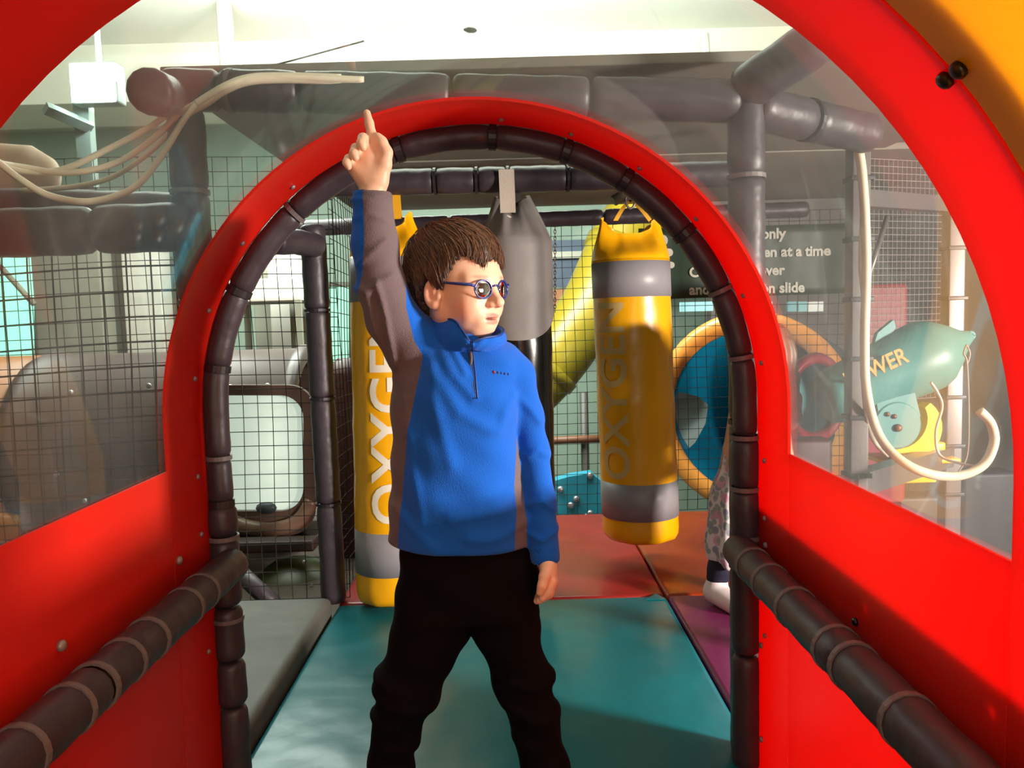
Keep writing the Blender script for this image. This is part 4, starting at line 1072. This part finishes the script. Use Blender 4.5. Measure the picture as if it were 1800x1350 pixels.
# --- hair
HLP = np.array([-180, -150, -128, -112, -97, -84, -72, -62, -50, -38, -26, -12, 3, 16, 28, 40, 52, 62, 71, 84, 97, 112, 128, 150, 180], f32)
HLZ = np.array([-.070, -.068, -.058, -.020, .012, -.018, -.014, .012, .030, .026, .030, .038, .043, .025, .038, .046, .036, .011, -.013, -.016, .012, -.020, -.058, -.068, -.070], f32)
HLZ = HLZ[::1]
_ph = [RNG.uniform(0, 6.28, 3) for _ in range(8)]
def vnoise(Q, s, k): return np.sin(Q[:, 0] * s + _ph[k][0] + 1.7 * np.sin(Q[:, 2] * s * .7 + _ph[k][2])) * np.sin(Q[:, 1] * s * 1.1 + _ph[k][1]) * np.sin(Q[:, 2] * s * .5 + _ph[k][2] + Q[:, 0] * s * .6)
CRW = np3((.012, -.045, .098))
def hair_sdf(P):
    Q = toL(P)
    d = ell(Q, (0, -.013, .030), (.0815, .0985, .0855))
    d = smin(d, ell(Q, (0, -.035, -.02), (.066, .066, .055)), .03)
    az = np.arctan2(Q[:, 0], Q[:, 1]); az_d = np.degrees(az)
    r = np.sqrt(((Q - CRW) ** 2).sum(1))
    th = np.arctan2(Q[:, 0] - CRW[0], Q[:, 1] - CRW[1])
    groove = .0019 * np.sin(th * 26 + 2.5 * np.sin(r * 40)) + .0012 * np.sin(th * 51 + 3 * np.sin(r * 60 + 1)) + .0022 * np.sin(th * 9 + r * 30)
    d = d + groove * np.clip(r / .05, 0, 1)
    zl = np.interp(az_d, HLP, HLZ) + .0025 * np.sin(az_d * .75) + .002 * np.sin(az_d * 1.7 + 1)
    d = smax(d, (zl - Q[:, 2]) * .8, .006)
    inner = ell(Q, (0, -.010, .026), (.066, .083, .069))
    return smax(d, -inner, .004)
V, Q = polygonise(hair_sdf, HC - .16, HC + .16, .0022)
HAIR = mat('brown_hair', (58, 38, 29), .48, var=.35, vscale=60, bump=.25, bscale=180)
hairo = fast_mesh('hair', V, Q, HAIR, boy)
HAIR2 = mat('brown_hair_strand', (100, 70, 50), .42, var=.6, vscale=70)  # strand colour lightened to carry the highlights on the hair
sb = MB()
def surf_along(fn, c, u, a=.02, b=.20, n=26):
    """distance from c along u where fn turns positive"""
    lo_, hi_ = a, b
    for _ in range(n):
        m_ = (lo_ + hi_) / 2
        if fn((c + u * m_)[None].astype(f32))[0] < 0: lo_ = m_
        else: hi_ = m_
    return lo_
def hair_shell(q):
    return ell(q, (0, -.013, .030), (.0815, .0985, .0855))
el_c = np3((0, -.013, .030)); el_r = np3((.0815, .0985, .0855))
for i in range(3400):
    th0 = RNG.uniform(-PI, PI); start = RNG.uniform(.05, .95); L_ = RNG.uniform(.25, .6); pts = []; sw = RNG.normal(0, .12); lift = RNG.uniform(.0, .0022) + (RNG.uniform(0, .004) if RNG.uniform() < .15 else 0)
    end = None
    for k in range(7):
        s = (start + L_ * k / 6) * 2.0                      # polar angle from the crown
        a_ = th0 + sw * k / 6 + .15 * math.sin(s * 3)
        # direction on the ellipsoid measured from a tilted crown axis
        dx, dy, dz = math.sin(s) * math.sin(a_), math.sin(s) * math.cos(a_), math.cos(s)
        ct, st = math.cos(R(28)), math.sin(R(28)); dy, dz = dy * ct - dz * st, dy * st + dz * ct
        p = el_c + el_r * np3((dx, dy, dz)) * (1 + lift / .085 * (1.2 if k < 5 else .9))
        zl = np.interp(math.degrees(math.atan2(p[0], p[1])), HLP, HLZ)
        if p[2] < zl - .006 * RNG.uniform(-.3, 1.4): break
        pts.append(toW(p))
    if len(pts) >= 3: sb.tube(pts, [.0013 * (1 - .75 * j / (len(pts) - 1)) for j in range(len(pts))], 3, cap=False)
so = sb.obj('strands', HAIR2, boy, kind='stuff')
# --- glasses
BLUEP = mat('blue_frame', (34, 52, 128), .2, coat=.5)
gl = MB()
def lens_pts(s, n=28, ex=0):
    out = []
    for k in range(n):
        a_ = 2 * PI * k / n
        x = .0185 * math.cos(a_); z = .0163 * math.sin(a_) * (1.0 if math.sin(a_) > 0 else 1.02)
        out.append(toW((s * (.0275 + (x if s > 0 else x) * s * 1.0 * (1 if s > 0 else 1)), .0835 - abs(.0275 * 0 + (x * s if s > 0 else x * s)) * 0 - (x * s) * .22, -.0135 + z)))
    return out
glasses = []
for s in (1, -1):
    p = lens_pts(s); ring = p + [p[0]]
    MB().tube(ring, .0016, 8).obj('glasses_rim', BLUEP, boy)
    c = sum((Vector(q) for q in p), Vector()) / len(p)
    n_ = (p[7] - c).cross(p[0] - c).normalized()
    if n_.dot(fw) < 0: n_ = -n_
    lens = [[tuple(c + (q - c) * .97 - n_ * .0006) for q in p], [tuple(c + (q - c) * .97 + n_ * .0006) for q in p], [tuple(c + (q - c) * .5 + n_ * .0014) for q in p]]
    MB().loft(lens).obj('glasses_lens', MATS.get('lens') or None, boy) if False else None
    glasses.append((lens, c))
    hinge = toW((s * .0465, .0795, -.0075)); 
    MB().tube([toW((s * .0455, .0800, -.0085)), toW((s * .054, .076, -.0055)), toW((s * .064, .045, -.003)), toW((s * .0715, .010, .0)), toW((s * .0735, -.004, -.004))], [.0024, .0030, .0026, .002, .0018], 8).obj('glasses_temple', BLUEP, boy)
MB().tube([toW((.0095, .0880, -.0085)), toW((0, .0905, -.006)), toW((-.0095, .0880, -.0085))], .0019, 8).obj('glasses_bridge', BLUEP, boy)
def lens_mat():
    m = bpy.data.materials.new('lens'); m.use_nodes = True; N = m.node_tree.nodes; L = m.node_tree.links; N.remove(N['Principled BSDF'])
    tr = N.new('ShaderNodeBsdfTransparent'); tr.inputs[0].default_value = (.88, .86, .86, 1)
    g = N.new('ShaderNodeBsdfGlossy'); g.inputs['Roughness'].default_value = .02; f = N.new('ShaderNodeFresnel'); f.inputs[0].default_value = 1.6
    x = N.new('ShaderNodeMixShader'); L.new(f.outputs[0], x.inputs[0]); L.new(tr.outputs[0], x.inputs[1]); L.new(g.outputs[0], x.inputs[2]); L.new(x.outputs[0], N['Material Output'].inputs[0])
    MATS['lens'] = m; return m
LM = lens_mat()
for lens, c in glasses: MB().loft(lens).obj('glasses_lens', LM, boy)
# --- fleece
tzs = [960, 935, 900, 850, 800, 760, 720, 690, 660, 635, 615, 600, 590]
tl = [687, 686, 688, 691, 693, 694, 693, 692, 697, 716, 742, 766, 780]
tr_ = [934, 934, 926, 914, 907, 905, 908, 913, 918, 914, 898, 872, 850]
TZ = [float(B(820, y)[2]) for y in tzs]
TXL = [float(B(a, y)[0]) for a, y in zip(tl, tzs)]; TXR = [float(B(a, y)[0]) for a, y in zip(tr_, tzs)]
TX = [(a + b) / 2 for a, b in zip(TXL, TXR)]; TW = [(b - a) / 2 for a, b in zip(TXL, TXR)]
TD = [.098, .096, .093, .090, .088, .088, .090, .090, .086, .078, .068, .060, .055]
TYC = [1.5] * len(TZ)
ridges = [([B(742, 590), B(770, 650), B(815, 715), B(865, 745)], .0065, .014), ([B(775, 600), B(800, 650), B(835, 690)], .0045, .011), ([B(760, 640), B(775, 720), B(800, 800)], .0045, .013),
          ([B(720, 700), B(730, 800), B(750, 900)], .005, .012), ([B(905, 690), B(890, 715), B(880, 750)], .004, .010), ([B(905, 850), B(860, 880), B(800, 890)], .005, .012),
          ([B(925, 905), B(880, 925), B(830, 925)], .005, .010), ([B(700, 880), B(730, 905), B(770, 940)], .004, .010), ([B(800, 610), B(822, 650)], .004, .006)]
sl_ridges = [([B(640, 470), B(670, 450), B(692, 430)], .005, .007), ([B(632, 510), B(660, 515), B(700, 490)], .006, .008), ([B(676, 500), B(690, 560), B(700, 640)], .006, .006), ([B(655, 520), B(668, 580), B(690, 640)], .005, .007),
             ([B(630, 395), B(660, 385), B(690, 395)], .003, .006), ([B(625, 360), B(660, 362), B(690, 352)], .004, .005), ([B(925, 880), B(950, 870), B(975, 890)], .004, .006), ([B(925, 925), B(950, 935), B(978, 920)], .005, .006), ([B(925, 800), B(945, 790), B(965, 800)], .004, .007), ([B(915, 700), B(935, 720), B(950, 740)], .004, .008)]
def rsleeve(P): return chain(P, [B(772, 640, 1.5), B(735, 612, 1.495), B(690, 560, 1.475), B(671, 505, 1.462), B(659, 430, 1.457), B(654, 335, 1.455)], [.060, .056, .046, .041, .039, .0345], .02)
def lsleeve(P): return chain(P, [B(880, 638, 1.5), B(905, 660, 1.5), B(925, 730, 1.515), B(937, 790, 1.52), B(950, 880, 1.49), B(958, 978, 1.457)], [.042, .036, .031, .029, .0275, .0280], .015)
def torso(P): return stack(P, TZ, TX, TW, TYC, TD)
z_hem_l, z_hem_r = float(B(690, 940)[2]), float(B(935, 955)[2])
NKC = B(806, 590); 
def fleece_sdf(P):
    t = torso(P) - .004
    for pts, a, w in ridges: t = t - a * np.exp(-(seg2(P, pts) / w) ** 2) * np.clip((1.52 - P[:, 1]) / .05, 0, 1)
    t = t + .003 * np.sin(P[:, 0] * 55 + P[:, 2] * 30) * np.sin(P[:, 2] * 38 + 1)
    t = smax(t, (float(B(812, 952)[2]) + (P[:, 0] - float(B(812, 952)[0])) * -.03) - P[:, 2], .006)
    rs = rsleeve(P); ls = lsleeve(P)
    cut = (P - B(654, 337, 1.455)) @ np3((0.03, 0, 1)); rs = smax(rs, cut, .004)
    cut = -(P - B(958, 990, 1.457)) @ np3((-.08, .1, 1)); ls = smax(ls, cut, .004)
    for pts, a, w in sl_ridges:
        g = a * np.exp(-(seg2(P, pts) / w) ** 2); rs = rs - g; ls = ls - g
    d = smin(t, rs, .022); d = smin(d, ls, .012)
    # hollow cuffs
    d = smax(d, -cap(P, B(654, 290, 1.455), B(655, 352, 1.455), .0300), .003)
    d = smax(d, -cap(P, B(958, 1020, 1.457), B(957, 972, 1.457), .0215), .003)
    q = P - NKC; ax = np3((.10, -.02, 1)); ax = ax / np.linalg.norm(ax); hgt = q @ ax; rad = q - hgt[:, None] * ax
    rr = np.sqrt((rad[:, 0] / 1.02) ** 2 + (rad[:, 1] / .95) ** 2)
    d = smax(d, -np.maximum(rr - .050, -hgt - .035), .006)     # neck opening
    # the open V below the chin
    return d
V, Q = polygonise(fleece_sdf, (-.36, 1.34, .62), (.16, 1.66, 1.42), .0034)
Vf = V.astype(f32)
def pl(tab, Y):
    pts = [at(x, y, Y) for x, y in tab]; zz_ = [p.z for p in pts][::-1]; xx = [p.x for p in pts][::-1]
    return np.interp(V[:, 2], zz_, xx)
xr = pl([(700, 320), (712, 520), (713, 540), (727, 598), (743, 626), (738, 655), (727, 710), (716, 760), (708, 850), (697, 950)], 1.43)
xl = pl([(638, 320), (640, 360), (643, 430), (638, 480), (627, 520), (560, 540), (560, 950)], 1.43)
x2 = pl([(1000, 660), (960, 690), (910, 712), (908, 800), (904, 860), (908, 900), (905, 955)], 1.43)
dA, dT = lsleeve(Vf), torso(Vf)
g1 = np.minimum(xr - V[:, 0], V[:, 0] - xl)
g2 = np.minimum(V[:, 0] - x2, (dA - dT) - .002)
panel = np.maximum(g1, g2)
FB = mat('blue_fleece', (18, 92, 196), .95, sheen=.12, bump=.25, bscale=420, var=.08, vscale=12, spec=.2)
def fleece_nodes(m):
    N = m.node_tree.nodes; L = m.node_tree.links; b = N['Principled BSDF']
    src = b.inputs['Base Color'].links[0].from_socket
    a = N.new('ShaderNodeAttribute'); a.attribute_name = 'panel'
    g = N.new('ShaderNodeMapRange'); g.inputs[1].default_value = -.0006; g.inputs[2].default_value = .0006
    L.new(a.outputs['Fac'], g.inputs[0]); x = N.new('ShaderNodeMix'); x.data_type = 'RGBA'; x.inputs[7].default_value = lin((104, 90, 94))
    L.new(g.outputs[0], x.inputs[0]); L.new(src, x.inputs[6]); L.new(x.outputs[2], b.inputs['Base Color'])
fleece_nodes(FB)
fl_o = fast_mesh('fleece', V, Q, FB, boy, attrs={'panel': panel}); ORIG[fl_o.name] = ORIG[boy.name]
cb = smooth_path([at(*p) for p in ((829, 614, 1.418), (806, 618, 1.424), (776, 614, 1.44), (752, 606, 1.485), (768, 600, 1.54), (812, 598, 1.565), (858, 604, 1.55), (884, 612, 1.50), (870, 618, 1.45), (848, 618, 1.426), (831, 615, 1.418))], 6)
ct = smooth_path([at(*p) for p in ((825, 600, 1.412), (812, 580, 1.418), (795, 562, 1.436), (757, 560, 1.488), (772, 556, 1.545), (812, 554, 1.57), (856, 566, 1.55), (884, 578, 1.495), (878, 589, 1.445), (852, 594, 1.418), (830, 602, 1.412))], 6)
rows = []
for k in range(7):
    f = k / 6; bul = .006 * math.sin(PI * f)
    row = []
    for i_, (a_, b_) in enumerate(zip(cb, ct)):
        p = a_.lerp(b_, f); o_ = Vector((p.x - at(812, 590, 1.5).x, p.y - 1.5, 0)).normalized(); row.append(p + o_ * (bul + .0012 * math.sin(i_ * 1.3 + k)))
    rows.append(row)
inn = [[p - Vector((p.x - at(812, 590, 1.5).x, p.y - 1.5, 0)).normalized() * .0048 for p in r] for r in rows][::-1]
co = MB().loft([[tuple(p) for p in r] for r in rows + inn + rows[:1]], cap=False, closed=False).obj('collar', mat('collar_fleece', (18, 92, 196), .95, sheen=.12, bump=.25, bscale=420, spec=.2), fl_o)
MB().tube(ct, .0022, 6).obj('collar_piping', mat('zip_blue', (12, 58, 128), .5), fl_o)
o_ = [at(*p) for p in ((800, 604, 1.44), (845, 604, 1.44), (850, 586, 1.46), (835, 580, 1.47), (815, 578, 1.47), (796, 582, 1.46))]
MB().loft([[tuple(p) for p in o_], [tuple(p + Vector((0, .03, 0))) for p in o_]]).obj('undershirt', mat('dark_shirt', (24, 24, 30), .9), fl_o, smooth=False)
def front_y(fn, x, z, y0=1.34, y1=1.5):
    ys_ = np.linspace(y0, y1, 120); P = np.stack([np.full(120, x), ys_, np.full(120, z)], 1).astype(f32)
    d = fn(P); i = np.argmax(d < 0); return float(ys_[i]) if d[i] < 0 else y1
def on_front(px, py, off=.0, fn=fleece_sdf):
    p = at(px, py, 1.43)
    for _ in range(2):
        y = front_y(fn, p.x, p.z); p = at(px, py, y)
    p.y -= off; return p
zp = [on_front(*q) for q in ((823, 597), (826, 610), (829, 630), (832, 655), (834, 680), (836, 701))]
DKB = mat('zip_blue', (12, 58, 128), .5)
for dx in (-.0035, .0035): MB().tube(smooth_path([p + Vector((dx, -.0006, 0)) for p in zp], 4), .0016, 6).obj('zip_tape', DKB, fl_o)
MB().tube(smooth_path([p + Vector((0, -.0002, 0)) for p in zp], 4), .0016, 6).obj('zip_teeth', mat('zip_teeth_blue', (20, 80, 168), .4), fl_o)
GP_ = mat('grey_pull', (70, 64, 68), .6)
q0 = on_front(827, 618, .006); MB().tube(smooth_path([q0, q0 + Vector((.001, -.003, -.014)), q0 + Vector((-.002, -.002, -.030))], 4), [.0022] + [.0032] * 7 + [.002], 8).obj('zip_pull', GP_, fl_o)
for dx in (-.005, .001): MB().tube([q0 + Vector((-.002, -.002, -.028)), q0 + Vector((dx - .003, -.001, -.040))], [.0018, .0012], 6).obj('pull_cord', GP_, fl_o)
for i, (px, w_, m_) in enumerate(((868, .0042, mat('logo_red', (120, 40, 80), .6)), (875, .003, mat('logo_navy', (22, 52, 120), .6)), (881, .003, mat('logo_navy', (22, 52, 120), .6)), (887, .003, mat('logo_navy', (22, 52, 120), .6)), (893, .003, mat('logo_navy', (22, 52, 120), .6)))):
    p = on_front(px, 654 + i * .9, .0008); MB().lathe(p, (0, -1, 0), [(0, w_ * .8), (.0008, w_ * .7)], 8).obj('logo_stitch', m_, fl_o)
# --- trousers
def trousers_sdf(P):
    z0_, z1_ = float(B(820, 1075)[2]), float(B(820, 945)[2])
    hip = stack(P, [z0_, float(B(820, 1030)[2]), float(B(820, 985)[2]), z1_], [float(B(822, 1075)[0]), float(B(823, 1030)[0]), float(B(823, 985)[0]), float(B(822, 945)[0])], [float(B(946, 1000)[0] - B(696, 1000)[0]) / 2] * 2 + [float(B(944, 1000)[0] - B(704, 1000)[0]) / 2, float(B(938, 1000)[0] - B(708, 1000)[0]) / 2], [1.5] * 4, [.088, .09, .088, .083])
    a = chain(P, [B(768, 1020), B(760, 1095), B(718, 1205), B(694, 1290), B(687, 1350), B(678, 1450), np3((B(674, 1500)[0], 1.50, .05))], [.068, .072, .060, .043, .043, .044, .045], .02)
    b = chain(P, [B(880, 1020), B(888, 1095), B(918, 1195), B(936, 1250), B(957, 1345), B(972, 1450), np3((B(982, 1500)[0], 1.50, .05))], [.066, .062, .053, .046, .045, .045, .046], .02)
    for pts, am, w in (([B(660, 1205), B(700, 1222), B(760, 1228)], .010, .012), ([B(655, 1180), B(700, 1190)], .006, .012), ([B(650, 1250), B(700, 1262), B(740, 1240)], .008, .010), ([B(690, 1300), B(735, 1305)], .005, .01)):
        a = a - am * np.exp(-(seg2(P, pts) / w) ** 2)
    for pts, am, w in (([B(900, 1180), B(940, 1190), B(975, 1185)], .008, .012), ([B(890, 1225), B(940, 1245), B(980, 1245)], .008, .012), ([B(905, 1290), B(950, 1300)], .005, .01)):
        b = b - am * np.exp(-(seg2(P, pts) / w) ** 2)
    d = smin(np.minimum(a, b), hip, .012)
    d = d + .002 * np.sin(P[:, 2] * 70 + P[:, 0] * 40)
    return smax(d, .028 - P[:, 2], .006)
V, Q = polygonise(trousers_sdf, (-.40, 1.36, .0), (.24, 1.64, .82), .005)
fast_mesh('trousers', V, Q, mat('black_trousers', (10, 8, 10), .9, bump=.1, bscale=200, spec=.1), boy)
def shoe_sdf(P, x, s):
    d = cap(P, (x, 1.50, .04), (x + s * .02, 1.36, .028), .040, .034); d = smin(d, cap(P, (x, 1.51, .05), (x, 1.51, .075), .038), .02)
    return smax(d, .004 - P[:, 2], .006)
for s, l in ((-1, 0), (1, 1)):
    x = float(LEG[l][5][0]); V, Q = polygonise(lambda P: shoe_sdf(P, x, s), (x - .09, 1.30, -.01), (x + .09, 1.58, .14), .006)
    fast_mesh('shoe', V, Q, mat('dark_shoe', (36, 34, 40), .5), boy)
# ------------------------------------------------------------------ small child half hidden by the hoop post
GY = 2.88
def G(px, py, dy=0.): return np3(at(px, py, GY + dy))
girl = thing('person', 'small child in a floral dress and navy leggings half hidden behind the post', 'person', (at(1275, 1075, GY).x, GY, 0))
fx = float(G(1262, 1075)[0])
def g_body(P):
    d = ell(P, G(1350, 625), (.078, .085, .098)); d = smin(d, cap(P, G(1345, 660), G(1335, 720), .034, .038), .03)
    d = smin(d, cap(P, G(1330, 730), G(1300, 880), .075, .08), .03)
    d = smin(d, chain(P, [G(1300, 725), G(1285, 790), G(1274, 848), G(1280, 872)], [.038, .028, .022, .014]), .01)
    d = smin(d, chain(P, [G(1368, 730), G(1380, 800), G(1375, 870)], [.038, .028, .022]), .01)
    d = smin(d, ell(P, G(1352, 628) + np3((.06, -.05, 0)), (.02, .02, .02)), .02)
    d = smin(d, chain(P, [G(1282, 900), G(1268, 990), np3((fx - .005, GY, .07)), np3((fx + .02, GY - .05, .03))], [.055, .040, .03, .026]), .02)
    d = smin(d, chain(P, [G(1330, 900), G(1330, 990), np3((float(G(1330, 1075)[0]), GY + .1, .07)), np3((float(G(1330, 1075)[0]) + .04, GY + .08, .03))], [.055, .040, .03, .026]), .02)
    return d
V, Q = polygonise(g_body, (.60, 2.66, 0), (1.20, 3.12, 1.22), .005)
fast_mesh('body', V, Q, SKIN, girl, colors={'skin': np.tile(col255(214, 164, 136), (len(V), 1))})
def g_dress(P):
    d = chain(P, [G(1336, 725), G(1322, 800), G(1304, 880), G(1298, 960)], [.088, .092, .104, .118], .03)
    a = np.arctan2(P[:, 1] - GY, P[:, 0] - float(G(1300, 960)[0]))
    z = P[:, 2]; d = d + .010 * np.sin(a * 9) * np.clip((.75 - z) / .3, 0, 1)
    return smax(smax(d, float(G(1300, 985)[2]) + .012 * np.sin(a * 4 + .6) - z, .008), z - float(G(1330, 705)[2]), .01)
V, Q = polygonise(g_dress, (.55, 2.62, .15), (1.25, 3.16, 1.0), .006)
def floral():
    m = mat('floral_cloth', (214, 206, 208), .85)
    N = m.node_tree.nodes; L = m.node_tree.links; b = N['Principled BSDF']; tc = N.new('ShaderNodeTexCoord')
    last = None
    for sc, thr, c in ((26, .36, (142, 146, 164)), (19, .30, (208, 156, 180)), (33, .30, (152, 164, 160))):
        v = N.new('ShaderNodeTexVoronoi'); v.inputs['Scale'].default_value = sc; L.new(tc.outputs['Object'], v.inputs['Vector'])
        r = N.new('ShaderNodeMapRange'); r.inputs[1].default_value = thr; r.inputs[2].default_value = thr + .1; r.inputs[3].default_value = 1; r.inputs[4].default_value = 0
        L.new(v.outputs['Distance'], r.inputs[0]); x = N.new('ShaderNodeMix'); x.data_type = 'RGBA'; x.inputs[7].default_value = lin(c)
        if last: L.new(last, x.inputs[6])
        else: x.inputs[6].default_value = lin((222, 212, 216))
        L.new(r.outputs[0], x.inputs[0]); last = x.outputs[2]
    L.new(last, b.inputs['Base Color']); return m
fast_mesh('dress', V, Q, floral(), girl)
def g_legs(P):
    d = chain(P, [G(1282, 940), G(1267, 1000), np3((fx - .004, GY, .10))], [.058, .046, .037], .02)
    d = np.minimum(d, chain(P, [G(1330, 940), G(1331, 1000), np3((float(G(1330, 1075)[0]), GY + .1, .10))], [.058, .046, .037], .02))
    return smax(d, .085 - P[:, 2], .006)
V, Q = polygonise(g_legs, (.60, 2.7, .05), (1.2, 3.14, .5), .006)
fast_mesh('leggings', V, Q, mat('navy_leggings', (24, 22, 46), .8), girl)
def g_shoes(P):
    d = smin(cap(P, (fx - .012, GY + .0, .05), (fx + .035, GY - .10, .032), .042, .036), cap(P, (fx - .004, GY, .05), (fx - .002, GY, .085), .038), .02)
    x2_ = float(G(1330, 1075)[0])
    d = np.minimum(d, smin(cap(P, (x2_, GY + .1, .05), (x2_ + .05, GY + .02, .032), .042, .036), cap(P, (x2_, GY + .1, .05), (x2_, GY + .1, .085), .038), .02))
    return smax(d, .003 - P[:, 2], .006)
V, Q = polygonise(g_shoes, (.60, 2.66, -.01), (1.2, 3.12, .16), .005)
fast_mesh('shoes', V, Q, mat('white_shoe', (226, 214, 216), .6, bump=.1, bscale=60), girl)
def g_hair(P):
    d = ell(P, G(1350, 612) , (.092, .098, .092)); d = smin(d, cap(P, G(1365, 640, -.02), G(1385, 730, -.03), .07, .05), .04)
    d = smin(d, cap(P, G(1330, 640, .06), G(1330, 720, .06), .07, .06), .04)
    d = d + .004 * np.sin(P[:, 0] * 160 + 6 * np.sin(P[:, 2] * 12)) + .003 * np.sin(P[:, 1] * 190)
    return d
V, Q = polygonise(g_hair, (.68, 2.62, .6), (1.22, 3.16, 1.22), .005)
fast_mesh('hair', V, Q, mat('light_brown_hair', (120, 82, 56), .45, var=.4, vscale=50), girl)
